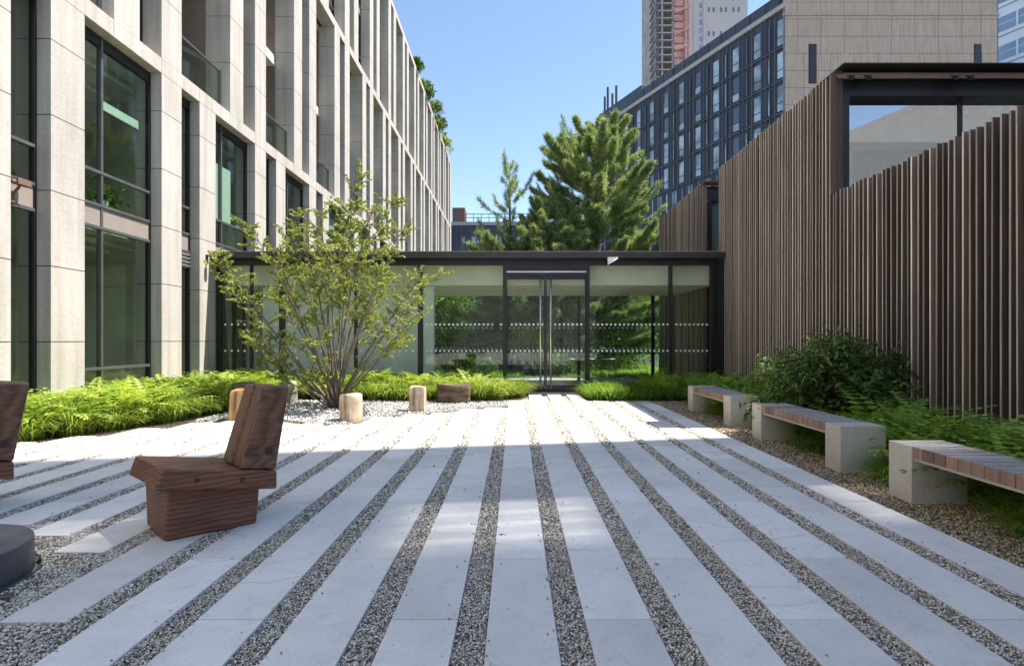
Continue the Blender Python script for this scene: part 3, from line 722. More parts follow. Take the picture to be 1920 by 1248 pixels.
# stone end wall, panels laid in courses
m = MB(); m.box(27.3, 49.0, 54.05, 56, 0, 37.2, 1)
z = 37.2; r = 0
while z > 8:
    h = 1.73; x = 27.25 if r % 2 else 27.25
    xs = [27.25, 28.6, 31.0]+[31.0+2.38*k for k in range(1, 7)]+[47.2, 48.9]
    if r >= 4: xs = [27.25, 29.3, 32.0]+[32.0+2.38*k for k in range(1, 6)]+[46.2, 47.3, 48.9]
    for a, b in zip(xs, xs[1:]): m.box(a+0.018, b-0.018, 54.0, 54.2, z-h+0.018, z-0.018, 0)
    z -= h; r += 1
m.build('stone_end_wall', [M['panel'], M['joint']], db)
m = MB(); m.box(27.15, 49.05, 53.9, 54.1, 34.1, 34.28); m.box(27.0, 49.1, 53.75, 56, 37.2, 37.6); m.build('stone_coping', M['panel'], db)
for u0, u1, v0, v1 in ((1516, 1531, 83, 152), (1826, 1840, 83, 142)):
    f = MB(); zt = 1.25+(638-v0)*.054; zb_ = zt-4.0
    f.box(px(u0, 54), px(u1, 54), 53.97, 54.01, zb_, zt); w = f.build('slit_window', M['frame'], db)
    p = MB(); p.box(px(u0, 54)+0.12, px(u1, 54)-0.1, 53.955, 53.968, zb_+0.1, zt-0.1); p.build('pane', M['slit'], w)
# roof antennas at the far end
m = MB()
for t, h in ((30, 3.2), (31, 2.4), (32.2, 4.0), (33, 2.8)): fbox(m, t, t+0.25, -2, -2.25, 38.6, 38.6+h)
m.build('antenna_mast', M['iron'], db)

# ------------------------------------------------------------------ towers far away
tw = thing('unfinished_tower', 'unfinished high rise with bare concrete floors and pinkish netting beyond the dark block', 'tower', (58.5, 204, 0))
def X2(u): return (u-965)*0.2
m = MB(); m.box(X2(1232), X2(1296), 206, 224, 0, 175); m.build('core', M['raw'], tw)
m = MB(); z = 3.0
while z < 174: m.box(X2(1224), X2(1280), 199.0, 206, z, z+0.5); z += 2.75
m.build('floor_slabs', M['cornice'], tw)
m = MB()
for u in (1226, 1239, 1259, 1277): m.box(X2(u), X2(u)+0.7, 199.3, 200.0, 0, 174)
m.build('columns', M['raw'], tw)
m = MB(); z = 90
while z < 172:
    m.box(X2(1262), X2(1279), 198.6, 198.9, z, z+random.choice((1.6, 2.1, 2.3))); z += 2.75
m.build('netting', M['pink'], tw)
m = MB()
for u in (1281, 1287): m.box(X2(u), X2(u)+0.35, 197.6, 198.0, 0, 172); m.box(X2(u), X2(u)+0.35, 199.0, 199.4, 0, 172)
z = 60
while z < 170:
    m.obox(((X2(1281)+X2(1287))/2, 197.8, z), (0.8, 0, 0.9), (0, 0.1, 0), (-0.12, 0, 0.12)); m.obox(((X2(1281)+X2(1287))/2, 197.8, z+2), (0.8, 0, -0.9), (0, 0.1, 0), (0.12, 0, 0.12)); z += 4
for z in (124, 116, 110): m.obox((X2(1278), 198, z), (2.4, 0, 1.0), (0, 0.6, 0), (-0.1, 0, 0.3))
m.build('hoist_mast', M['pink'], tw)
m = MB()
for u, dz in ((1223, 0), (1231, 1)): m.box(X2(u), X2(u)+0.3, 198.2, 198.5, 0, 174)
z = 80
while z < 170:
    m.obox((X2(1227), 198.3, z), (0.9, 0, 1.6), (0, 0.1, 0), (-0.15, 0, 0.1)); z += 5.5
m.build('scaffold', M['frame_grey'], tw)
wt = thing('pale_tower', 'pale grey high rise with small paired windows beyond the dark block', 'tower', (88, 230, 0))
X3 = lambda u: (u-965)*0.23
m = MB(); m.box(X3(1291), X3(1402), 230, 250, 0, 190); m.box(X3(1318), X3(1322), 229.5, 229.99, 0, 190); m.box(X3(1300), X3(1303), 229.5, 229.99, 0, 190); m.build('wall', M['tower'], wt)
kk = 0
for iz in range(6):
    for u in (1327, 1336, 1350, 1359, 1373, 1383):
        z = 155-iz*4.9*1.05
        if iz == 3: continue
        f = MB(); f.box(X3(u), X3(u+4), 229.9, 229.995, z-2.0, z); f.build('window', M['tower_win'], wt)
m = MB(); z = 40
while z < 185: m.box(X3(1311), X3(1316), 229.9, 229.996, z, z+2.2); z += 3.6
m.build('stair_glazing', M['bluewin'], wt)
gt_ = thing('blue_glass_tower', 'pale blue banded glass tower showing at the right edge behind the stone end wall', 'tower', (62.6, 70, 0))
D2 = Vector((-0.456, 1.0, 0)); N2 = Vector((-1, -0.456, 0)).normalized()
def tp(t, off, z): p = Vector((62.6, 70, 0))+D2*t+N2*off; return (p.x, p.y, z)
def tbox(m, t0, t1, o0, o1, z0, z1, mi=0):
    m.prism([tp(t0, o0, z0), tp(t1, o0, z0), tp(t1, o1, z0), tp(t0, o1, z0)][::-1], [tp(t0, o0, z1), tp(t1, o0, z1), tp(t1, o1, z1), tp(t0, o1, z1)][::-1], mi)
m = MB(); tbox(m, -14, 3, 0, -12, 0, 70); m.build('wall', M['bluewhite'], gt_)
z = 30; 
while z < 66:
    t = -0.6
    while t > -13:
        f = MB(); tbox(f, t-1.7, t, 0.03, 0.002, z, z+0.95); tbox(f, t-1.7, t, 0.03, 0.002, z+1.05, z+1.9); f.build('window', M['bluewin'], gt_); t -= 1.9
    z += 3.72
m = MB(); z = 30.0
while z < 66: tbox(m, -13.9, 2.9, 0.08, 0.004, z-0.6, z-0.52); z += 3.72
m.build('band_line', M['frame_grey'], gt_)

# small dark house beyond the pavilion
fb = thing('distant_navy_block', 'low distant navy block with brown rooftop box and railing, left of the pines', 'building', (-2, 78, 0))
m = MB(); m.box(-9.2, 8, 76, 88, 0, 17.6); m.build('wall', M['navy'], fb)
m = MB(); m.box(-9.3, 8.1, 75.8, 76.3, 17.6, 18.1); m.build('cornice', M['cornice'], fb)
m = MB(); m.box(-9.0, -7.2, 77, 80, 18.1, 20.4); m.build('roof_box', M['brickish'], fb)
m = MB()
for x in range(14): m.box(-7+x*1.1, -6.92+x*1.1, 76, 76.08, 18.1, 19.3)
m.box(-7, 7.5, 76, 76.08, 19.2, 19.28); m.box(-7, 7.5, 76, 76.08, 18.7, 18.76); m.build('roof_railing', M['iron'], fb)
for i, (x, wd) in enumerate(((-7.7, .7), (-6.3, 1.3), (-3.9, .7), (-2.2, 1.3), (0.3, 1.3))):
    for z in (13.5, 10.0):
        m = MB(); m.box(x, x+wd, 75.95, 75.995, z, z+2.6); w = m.build('window', M['farwin_dark'], fb)
        q = MB(); q.box(x+.08, x+wd-.08, 75.93, 75.948, z+1.6, z+2.5); q.build('pane', M['farwin'], w)
m = MB()
for k in range(24): m.box(-9+k*0.7, -8.88+k*0.7, 75.9, 75.996, 0, 17.5)
m.build('facade_rib', M['navy_rib'], fb)

# unseen towers on the right, shaped and split to cast the foreground shadow
sh = thing('shadow_tower', 'tall plain unseen tower shaped to shade the foreground, right of the slatted building, outside the frame', 'tower', (20, 8, 0))
m = MB(); m.box(16, 18.4, 7.15, 9.15, 0, 46); m.build('wall', M['white'], sh)
m = MB()
for k in range(5): m.box(17.62, 17.68, 6.0+k*0.25, 6.0+k*0.25+0.205, 20, 46)
m.build('sun_filter_fins', M['white'], sh)  # added fins that thin the sun through the gap to soft patches
for z0, z1 in ((0, 23.6), (27.6, 29.3), (33.6, 35.0), (38.2, 39.4)):
    m = MB(); m.box(16.6, 17.6, 5.951, 7.149, z0, z1); m.build('sun_gap_blocker', M['white'], sh)  # added bars that break the strip of sun into separate patches
sh = thing('shadow_slab', 'wider plain unseen tower shaped to shade the foreground, nearer the camera on the right, outside the frame', 'building', (20, 4, 0))
m = MB(); m.box(16, 18.4, 1.2, 5.95, 0, 46); m.build('wall', M['white'], sh)  # unseen shadow caster, kept narrow so sunlit ground behind can bounce light

sh = thing('added_rear_building', 'mid rise plain building added behind the camera to dim and shape glass reflections, outside the frame', 'building', (0, -30, 0))
m = MB(); m.box(-30, 25.5, -45, -28, 0, 9); m.box(26, 60, -45, -28, 0, 18); m.prism([(26, -28, 18), (60, -28, 18), (60, -45, 18), (26, -45, 18)], [(40, -29, 24), (60, -29, 24), (60, -44, 24), (40, -44, 24)]); m.build('wall', M['grey_wall'], sh)  # unseen building added to cut sky reflection and mirror in the upper window
# ------------------------------------------------------------------ benches
def bench():
    t = thing('courtyard_bench', '', 'bench', (0, 0, 0))
    L, Wd, H, B = 1.88, 0.435, 0.458, 0.25
    for y in (0, L-B):
        m = MB(); m.box(0, Wd, y, y+B, 0, H); m.build('concrete_leg', M['concrete'], t, bevel=0.004)
    m = MB(); n = 13; w = (L-2*B)/n
    for k in range(n):
        m.box(0.004, Wd-0.004, B+k*w+0.0035, B+(k+1)*w-0.0035, H-0.088, H-0.002+random.uniform(-.001, .001), [0, 0, 0, 0, 0, 1])
    m.build('plank_seat', [M['plank'], M['plank_top']], t)
    m = MB(); m.box(0.02, Wd-0.02, B+0.001, L-B-0.001, H-0.112, H-0.0885); m.build('support_rail', M['concrete'], t)
    return t
b0 = bench()
bl = ['concrete and timber bench farthest from the camera, nearest the glass pavilion', 'concrete and timber bench in the middle of the row of three', 'nearest concrete and timber bench, cut off by the right edge of the photo']
for i, (x, y, rz) in enumerate(((3.12, 7.72, 0), (3.09, 5.06, 0), (3.05, 2.47, 0))):
    o = b0 if i == 0 else copy_tree(b0)
    o.location = (x, y, -0.02); setp(o, bl[i], 'bench', 'concrete and timber benches along the right edge')

# ------------------------------------------------------------------ block chairs; grain along local X
def chair():
    t = thing('timber_block_chair', '', 'chair', (0, 0, 0))
    for i, (b0_, b1_) in enumerate(((0.0, 0.222), (0.226, 0.448))):
        m = MB(); a1 = 0.53-0.02*i
        m.prism([(0.0+.03*i, b0_, 0), (a1, b0_, 0.0), (a1, b1_, 0.0), (0.0+.03*i, b1_, 0)], [(0.02, b0_, 0.33), (a1+0.02, b0_, 0.245), (a1+0.02, b1_, 0.245), (0.02, b1_, 0.33)])
        m.build('base_beam', M['chairwood'], t, bevel=0.015, segs=3)
    for i, (b0_, b1_) in enumerate(((-0.085, 0.20), (0.204, 0.50))):
        m = MB(); a0 = -0.06
        c = lambda a, z0: (z0-0.16*a)
        m.prism([(a0-0.0, b0_, c(a0, .335)), (0.64, b0_, c(.64, .335)), (0.64, b1_, c(.64, .335)), (a0, b1_, c(a0, .335))],
                [(a0+.04, b0_, c(a0, .462)), (0.64, b0_, c(.64, .462)), (0.64, b1_, c(.64, .462)), (a0+.04, b1_, c(a0, .462))])
        m.build('seat_beam', M['chairwood'], t, bevel=0.016, segs=3)
    for i, (b0_, b1_) in enumerate(((-0.075, 0.115), (0.120, 0.30))):
        m = MB(); q = .012*i
        prof = [(0.405-q, .404), (.635, .366), (.725, .925), (.555-q, .942)]
        m.prism([(a, b0_, z) for a, z in prof], [(a, b1_, z) for a, z in prof])
        o = m.build('backrest_beam', M['chairback'], t, bevel=0.016, segs=3)
        for x in (0.5,):
            pass
    for ch in t.children:
        for v in ch.data.vertices: v.co.x -= (0.18 if 'back' not in ch.name else 0.05)*max(0, v.co.y)
    # dark knots and bolt heads
    m = MB()
    for a, z in ((0.16, 0.375), (0.42, 0.335)):
        m.tube([(a, -0.0853, z), (a, -0.0872, z)], 0.017, 12)
    m.build('knot', M['chairend'], t)
    m = MB(); m.tube([(0.585, -0.0755, 0.50), (0.585, -0.0772, 0.50)], 0.026, 14); m.build('knot', M['chairend'], t)
    return t
M['chairback'] = wood('chair_back_timber', (0.140, 0.062, 0.034), (0.235, 0.118, 0.068), scale=(1, 1, 1), grain=20, dist=7, bs=0.5, rough=0.5)
for n in M['chairback'].node_tree.nodes:      # grain runs up the backrest
    if n.type == 'MAPPING': n.inputs['Rotation'].default_value = (0, R(82), 0)
c0 = chair()
c0.location = (-2.17, 3.307, 0.0); c0.rotation_euler = (0, 0, R(40))
setp(c0, 'dark brown timber block chair standing whole in the left foreground', 'chair', 'dark timber block chairs')
c1 = copy_tree(c0)
th = R(41); A = Vector((-3.66, 3.90)); ax = Vector((math.cos(th), math.sin(th))); bx = Vector((-math.sin(th), math.cos(th)))
p = A-ax*0.64+bx*0.085
c1.location = (p.x, p.y, 0.0); c1.rotation_euler = (0, 0, th)
setp(c1, 'dark brown timber block chair cut off by the left edge of the photo', 'chair', 'dark timber block chairs')

# ------------------------------------------------------------------ grey drum
m = MB(); cx, cy, r = -3.035, 2.723, 0.435
m.tube([(cx, cy, -0.02), (cx, cy, 0.155), (cx, cy, 0.166), (cx, cy, 0.170)], [r, r, r-0.004, r-0.014], 64)
d = thing('round_drum_seat', 'low round dark grey drum in gravel at the left edge of the photo', 'drum', (cx, cy, 0))
m.build('drum', M['drum'], d)
m = MB(); N = 64
for k in range(N):
    a, b = 2*math.pi*k/N, 2*math.pi*(k+1)/N; c_ = lambda t, q, z: (cx+q*math.cos(t), cy+q*math.sin(t), z)
    m.prism([c_(a, .462, -.03), c_(b, .462, -.03), c_(b, .468, -.03), c_(a, .468, -.03)], [c_(a, .462, .004), c_(b, .462, .004), c_(b, .468, .004), c_(a, .468, .004)])
m.build('edging_ring', M['frame_grey'], d)
m = MB(); m.obox((-2.50, 2.60, 0.004), (.045, .015, 0), (-.01, .02, 0), (0, 0, .004)); o = m.build('loose_slate', M['drum'], origin=(-2.50, 2.62, 0), bevel=0.006); setp(o, 'thin dark slate chip lying on gravel beside the grey drum', 'stone chip')

# ------------------------------------------------------------------ stumps and log blocks
def stump(name, label, u, v, w, h, material, sides=16, jag=0.06, squash=1.0, taper=0.95, tilt=0.0, group=None, box=False, cat='stump'):
    z = 1250/(v-638); x = (u-965)*z/1000; y = z+w*squash*0.4
    vs = []; n = sides; rows_ = 9; rr = [1+random.uniform(-jag, jag) for _ in range(n)]
    ph = random.uniform(0, 6)
    for j in range(rows_+1):
        t = j/rows_; k = 1+(taper-1)*t
        if j == 0: k *= 0.97
        if j == rows_: k *= 0.95
        for i in range(n):
            a = 2*math.pi*i/n
            q = rr[i]*(1+0.02*math.sin(3*a+5*t+ph))+random.uniform(-0.008, 0.008)
            if box:
                q *= 1/max(abs(math.cos(a)), abs(math.sin(a)))**0.75*0.86
            vs.append((x+tilt*t*h+w/2*q*k*math.cos(a), y+w/2*squash*q*k*math.sin(a), h*t-0.02+(0.012*math.sin(a*2+ph) if j == rows_ else 0)))
    fs = [(j*n+i, j*n+(i+1) % n, (j+1)*n+(i+1) % n, (j+1)*n+i) for j in range(rows_) for i in range(n)]
    vs.append((x+tilt*h, y, h-0.018)); c = len(vs)-1
    fs += [(rows_*n+i, rows_*n+(i+1) % n, c) for i in range(n)]
    m = MB(); m.add(vs, fs)
    # radial splits
    o = m.build(name, material, origin=(x, y, 0), smooth=False)
    b = o.modifiers.new('bevel', 'BEVEL'); b.width = 0.008; b.segments = 2; b.limit_method = 'ANGLE'; b.angle_limit = R(45)
    for p_ in o.data.polygons[:rows_*n]: p_.use_smooth = not box
    return setp(o, label, cat, group)
G = 'cut log seats round the small tree'
stump('log_stump', 'pale barked round log stump directly in front of the tree stems', 653.5, 790, 0.345, 0.43, M['log_pale'], 18, 0.05, 1.0, 0.98, group=G)
stump('log_stump', 'pale square cut log stump between the tree and the brown boulder block', 781, 772, 0.335, 0.455, M['log_pale'], 16, 0.03, 0.9, 1.0, group=G, box=True)
stump('log_stump', 'weathered grey fissured log stump behind the timber chair at the fern edge', 534, 753.5, 0.38, 0.42, M['log_grey'], 18, 0.09, 0.9, 0.93, group=G)
stump('log_block', 'orange brown rough log block half hidden behind the timber chair back', 447, 788, 0.50, 0.49, M['log_orange'], 14, 0.06, 0.8, 0.90, 0.05, group=G, box=True, cat='log block')
stump('log_block', 'low wide dark brown log block beside the grasses left of the doors', 849, 755.5, 0.76, 0.385, M['log_dark'], 18, 0.05, 0.65, 1.05, group=G, box=True, cat='log block')
stump('log_block', 'dark weathered log top showing behind the orange brown log block', 452, 768, 0.50, 0.50, M['log_dark'], 14, 0.08, 0.6, 0.9, group=G, box=True, cat='log block')

# ------------------------------------------------------------------ small fittings on the stone building
m = MB(); y = 7.85; x = -7.36
m.box(-7.44, -7.38, y-0.03, y+0.03, 3.28, 3.42); m.tube([(-7.40, y, 3.38), (-7.30, y, 3.50), (-7.30, y+0.02, 3.55)], 0.022, 8)
m.box(-7.35, -7.25, y-0.06, y+0.16, 3.54, 3.63); m.tube([(-7.30, y-0.05, 3.58), (-7.30, y-0.12, 3.56)], 0.03, 10)
setp(m.build('security_camera', M['brickish'], origin=(-7.44, y, 3.28), bevel=0.005), 'small brown security camera on the leftmost window spandrel', 'camera')
m = MB(); y = 12.45
m.box(-7.205, -7.17, y-0.03, y+0.03, 3.05, 3.25); m.tube([(-7.18, y, 3.20), (-7.08, y, 3.25), (-7.04, y, 3.18)], 0.014, 8)
m.tube([(-7.04, y, 3.19), (-7.04, y, 3.15), (-7.04, y, 3.0), (-7.04, y, 2.98)], [0.015, 0.06, 0.06, 0.02], 12)
setp(m.build('wall_lamp', M['frame'], origin=(-7.2, y, 3.1)), 'small dark bracket lamp on the stone pier beside the pavilion corner', 'wall lamp')
# orange cabinet inside the ground floor window
m = MB(); m.box(-7.95, -7.60, 9.02, 9.25, 0.02, 0.85, 0); m.box(-7.94, -7.61, 9.0, 9.22, 0.86, 1.18, 1)
m.box(-7.96, -7.59, 9.0, 9.26, 0.85, 0.872, 0)
setp(m.build('orange_cabinet', [M['orange'], M['log_orange']], origin=(-7.78, 9.12, 0)), 'orange cabinet standing inside the ground floor window between the two widest piers', 'cabinet')
# potted plant on the first floor sill
pt = thing('potted_plant', 'leafy plant in a white pot behind the upper window of the stone building', 'plant', (-7.72, 9.95, 3.64))
m = MB(); m.tube([(-7.72, 9.95, 3.645), (-7.72, 9.95, 3.85)], [0.09, 0.12], 14); m.build('pot', M['pot'], pt)
Pn = np.array([-7.72, 9.95, 3.85])+rng.normal(size=(260, 3))*np.array([0.07, 0.22, 0.14])+np.array([0, 0.1, 0.05]); 
V, F = leaf_geo(Pn, rng.normal(size=(260, 3))+np.array([0, 0, .3]), rng.uniform(.08, .16, 260), rng.uniform(.03, .05, 260)); fast_mesh('foliage', V, F, M['leaf_garden'], pt, rnd=rng.uniform(0, 1, 260))
pt = thing('potted_plant', 'tall thin trailing plant at the near side of the upper window', 'plant', (-7.75, 9.15, 3.64))
m = MB(); m.tube([(-7.75, 9.15, 3.645), (-7.75, 9.15, 3.8)], [0.07, 0.09], 14); m.build('pot', M['pot'], pt)
Pn = np.array([-7.75, 9.15, 4.15])+rng.normal(size=(200, 3))*np.array([0.05, 0.08, 0.28])
V, F = leaf_geo(Pn, rng.normal(size=(200, 3)), rng.uniform(.05, .1, 200), rng.uniform(.02, .04, 200)); fast_mesh('foliage', V, F, M['leaf_garden'], pt, rnd=rng.uniform(0, 1, 200))

# ------------------------------------------------------------------ garden beyond the pavilion
fn = thing('garden_fence', 'black vertical bar fence seen through the left half of the pavilion glass', 'fence', (-1.9, 19, 0))
m = MB(); m.box(-3.6, -0.9, 18.97, 19.0, 1.02, 1.06); m.box(-3.6, -0.9, 18.97, 19.0, 0.12, 0.16); m.build('rail', M['iron'], fn)
for k in range(22):
    m = MB(); x = -3.6+k*0.125; m.tube([(x, 19.02, -0.05), (x, 19.02, 1.15)], 0.012, 6); m.build('bar', M['iron'], fn)
rl = thing('steel_hoop_rail', 'slim grey hoop rail seen through the glass right of the doors', 'rail', (2.2, 18.5, 0))
for x in (1.6, 2.3, 3.0):
    m = MB(); m.tube([(x, 18.5, -.05), (x, 18.5, 0.55), (x+0.03, 18.5, .6), (x+.47, 18.5, .6), (x+.5, 18.5, .55), (x+.5, 18.5, -.05)], 0.02, 8); m.build('hoop', M['frame_grey'], rl, smooth=True)
m = MB(); m.box(-7, 5.1, 17.0, 24, -0.07, -0.02); setp(m.build('garden_path', M['lawn']), kind='structure')
# ------------------------------------------------------------------ multi-stem tree
def limb_tree(name, label, base, stems, leafN, mats, cat='tree', leaf=(0.045, 0.085, 0.022, 0.04), stemr=0.035, child='crown'):
    """stems: list of control-point lists. twigs grow along upper stem; leaves grow on twigs"""
    t = thing(name, label, cat, base)
    m = MB(); LP = []; LD = []
    for pts in stems:
        pts = [Vector(p) for p in pts]; n = len(pts)
        # resample with wobble
        fine = []
        K = 14
        for k in range(K+1):
            s = k/K*(n-1); i = min(int(s), n-2); f = s-i
            p0 = pts[max(i-1, 0)]; p1 = pts[i]; p2 = pts[i+1]; p3 = pts[min(i+2, n-1)]
            q = 0.5*((2*p1)+(-p0+p2)*f+(2*p0-5*p1+4*p2-p3)*f*f+(-p0+3*p1-3*p2+p3)*f**3)
            fine.append(q+Vector((random.gauss(0, .012), random.gauss(0, .012), 0))*(1 if 0 < k else 0))
        r0 = stemr*random.uniform(0.7, 1.15)
        m.tube(fine, [max(0.003, r0*(1-0.9*k/K)) for k in range(K+1)], 7)
        L = sum((fine[i+1]-fine[i]).length for i in range(K))
        nt = int(11*L)
        for _ in range(nt):
            s = random.uniform(0.25, 1.0)**0.6; k = min(int(s*K), K-1); p = fine[k].lerp(fine[k+1], s*K-k)
            d0 = (fine[k+1]-fine[k]).normalized(); a = random.uniform(0, 6.28)
            side = Vector((math.cos(a), math.sin(a), random.uniform(-0.05, 0.45))); d = (side+d0*0.5).normalized()
            tl = random.uniform(0.16, 0.62)*(1.2-0.55*s)
            q = [p]; 
            for j in range(4):
                d = (d+Vector((random.gauss(0, .16), random.gauss(0, .16), random.gauss(-0.02, .1)))).normalized(); q.append(q[-1]+d*tl/4)
            m.tube(q, [0.006, 0.005, 0.004, 0.003, 0.002], 4, caps=False)
            nl = int(leafN*tl*random.uniform(0.6, 1.4))
            for _k in range(nl):
                s2 = random.uniform(0.25, 1)*4; j = min(int(s2), 3); pp = q[j].lerp(q[j+1], s2-j)
                LP.append(pp); LD.append((q[j+1]-q[j]).normalized()*0.6+Vector((random.gauss(0, .7), random.gauss(0, .7), random.gauss(-0.05, .35))))
    m.build('trunk', mats[0], t, smooth=True)
    P = np.array([tuple(p) for p in LP]); Dd = np.array([tuple(d) for d in LD])
    V, F = leaf_geo(P, Dd, rng.uniform(leaf[0], leaf[1], len(P)), rng.uniform(leaf[2], leaf[3], len(P)))
    fast_mesh(child, V, F, mats[1], t, rnd=rng.uniform(0, 1, len(P)))
    return t
def at(u, v, z): return ((u-965)*z/1000, z, 1.25-(v-638)*z/1000)
B = (-3.34, 9.95, -0.03); stems = []
tips = [(400, 480, 9.5, .55), (470, 425, 10.3, .4), (510, 470, 9.2, .3), (555, 400, 10.6, .2), (600, 395, 9.6, .1), (640, 380, 10.3, .1), (668, 328, 9.9, .05), (700, 385, 9.4, .1), (735, 380, 10.4, .1),
        (755, 430, 9.3, .2), (790, 520, 10.2, .3), (820, 515, 9.7, .35), (800, 575, 9.1, .5), (745, 640, 10.4, .6), (480, 640, 9.2, .6), (455, 620, 10.0, .6), (520, 560, 10.9, .3), (690, 470, 11.0, .1), (620, 470, 9.0, .1),
        (560, 640, 9.0, .5), (430, 540, 9.9, .55), (500, 690, 9.5, .8), (575, 520, 9.3, .25), (660, 420, 10.8, .05), (720, 520, 9.0, .2), (590, 700, 9.3, .7), (740, 470, 10.8, .2), (530, 430, 9.7, .3)]
for (u, v, z, w) in tips:
    e = Vector(at(u, v, z)); b = Vector(B)+Vector((random.uniform(-.07, .07), random.uniform(-.07, .07), 0)); dx = e-b
    out = 0.22+0.25*w
    p1 = b+Vector((dx.x*out*0.55, dx.y*out, dx.z*0.22)); p2 = b+Vector((dx.x*(0.42+.2*w), dx.y*.6, dx.z*0.55)); p3 = b+Vector((dx.x*(0.72+.1*w), dx.y*.8, dx.z*0.8))
    stems.append([b, p1, p2, p3, e])
limb_tree('multi_stem_tree', 'small airy multi-stemmed tree with yellow green leaves in the white gravel bed', B, stems, 135, (M['bark_light'], M['leaf_tree']), leaf=(0.036, 0.068, 0.021, 0.036), stemr=0.030)

# ------------------------------------------------------------------ pines beyond the pavilion
def pine(name, label, base, H, Rb, prof, ntuft, lean=0.0, needle=(0.10, 0.21), shape=None, bare=1.1, shoots=0):
    t = thing(name, label, 'pine tree', base); b = Vector(base)
    m = MB(); m.tube([b, b+Vector((lean*.3, 0, H*.4)), b+Vector((lean, 0, H))], [0.02*H, 0.012*H, 0.01], 8)
    P = []; D_ = []; z = 0.8
    tiers = []
    while z < H*0.985:
        tiers.append(z); z += random.uniform(0.32, 0.5)
    for z in tiers:
        f = z/H; rad = Rb*prof(f)*random.uniform(.78, 1.12); nb = random.randint(6, 9) if f < min(.9, bare) else random.choice((2, 3)); a0 = random.uniform(0, 6.28)
        for k in range(nb):
            a = a0+6.283*k/nb+random.gauss(0, .2); L = rad*random.uniform(0.5, 1.2)
            if shape: L *= shape(a, f)
            p = b+Vector((lean*f, 0, z)); pts = [p]; el = (random.uniform(0.0, 0.4)+0.4*f**2) if f < bare else random.uniform(.6, .95)
            for j in range(6):
                el2 = el+0.10*j*0.6; d = Vector((math.cos(a)*math.cos(el2), math.sin(a)*math.cos(el2), math.sin(el2)-0.12*(1-f))); pts.append(pts[-1]+d*L/6)
                a += random.gauss(0, .07)
            m.tube(pts, [max(.006, .035*(1-f))*(1-j/7) for j in range(7)], 5, caps=False)
            nt = int(ntuft*L) if f < bare else int(10*L)
            for _ in range(nt):
                s = random.uniform(0.2, 1.0)**0.7*6; j = min(int(s), 5); q = pts[j].lerp(pts[j+1], s-j)
                d = (pts[j+1]-pts[j]).normalized(); sd = Vector((-math.sin(a), math.cos(a), 0))*random.choice((-1, 1))
                tl = random.uniform(0.05, 0.62)*(1.25-s/6)*min(1.3, L*.7)
                w = (d*0.8+sd*random.uniform(.2, 1.2)+Vector((0, 0, random.uniform(0.0, .5)))).normalized()
                e = q+w*tl
                m.tube([q, e], [.008, .004], 3, caps=False)
                P.append(e); D_.append((w+Vector((0, 0, .35))).normalized())
            P.append(pts[-1]); D_.append((pts[-1]-pts[-2]).normalized())
    for _s in range(shoots):      # long thin upturned shoots at the ragged edge
        f = random.uniform(.5, .97); a = random.choice((random.uniform(2.3, 4.0), random.uniform(0, 6.28))); r0 = Rb*prof(f)*.55
        q = b+Vector((math.cos(a)*r0, math.sin(a)*r0, H*f)); pts = [q]; e1 = random.uniform(.35, .7)
        for j in range(6):
            d = Vector((math.cos(a)*math.cos(e1), math.sin(a)*math.cos(e1), math.sin(e1))); e1 += .12; pts.append(pts[-1]+d*random.uniform(.16, .30))
            for _t in range(3): P.append(pts[-1]-d*random.uniform(0, .2)); D_.append((d+Vector((random.gauss(0, .2), random.gauss(0, .2), .1))).normalized())
        m.tube(pts, [.02, .018, .016, .013, .011, .009, .006], 5, caps=False)
    P.append(b+Vector((lean, 0, H))); D_.append(Vector((0, 0, 1)))
    m.build('trunk', M['bark'], t)
    P = np.array([tuple(p) for p in P]); D_ = np.array([tuple(d) for d in D_]); k = 34
    PP = np.repeat(P, k, 0); DD = np.repeat(D_, k, 0)*0.6+rng.normal(size=(len(P)*k, 3))*0.6
    PP = PP-np.repeat(D_, k, 0)*rng.uniform(0, 0.30, (len(PP), 1))
    n = len(PP)
    V, F = leaf_geo(PP, DD, rng.uniform(needle[0], needle[1], n), rng.uniform(.009, .019, n), droop=0.1)
    fast_mesh('crown', V, F, M['leaf_pine'], t, rnd=np.clip(np.repeat(rng.uniform(0, 1, len(P)), k)+rng.normal(size=n)*.22, 0, 1))
    return t
prof1 = lambda f: (0.98 if f < 0.40 else 0.85*(1-((f-0.40)/0.60)**2.0)+0.15)
pine('pine_tree', 'tall full bright green pine behind the pavilion in front of the navy block', (3.55, 23.0, -0.05), 10.75, 3.7, prof1, 56, shoots=22)
prof2 = lambda f: 0.95 if f < 0.55 else 0.55*(1-f)+0.20
pine('pine_tree', 'smaller pine with a thin bare leader standing left of the tall pine', (-0.2, 22.0, -0.05), 8.5, 2.3, prof2, 36, bare=.62, shoots=8)
pine('pine_tree', 'short wide pine filling the gap between the two taller pines', (1.3, 21.6, -0.05), 7.0, 3.2, lambda f: 0.95*(1-f**2)+.1, 44)

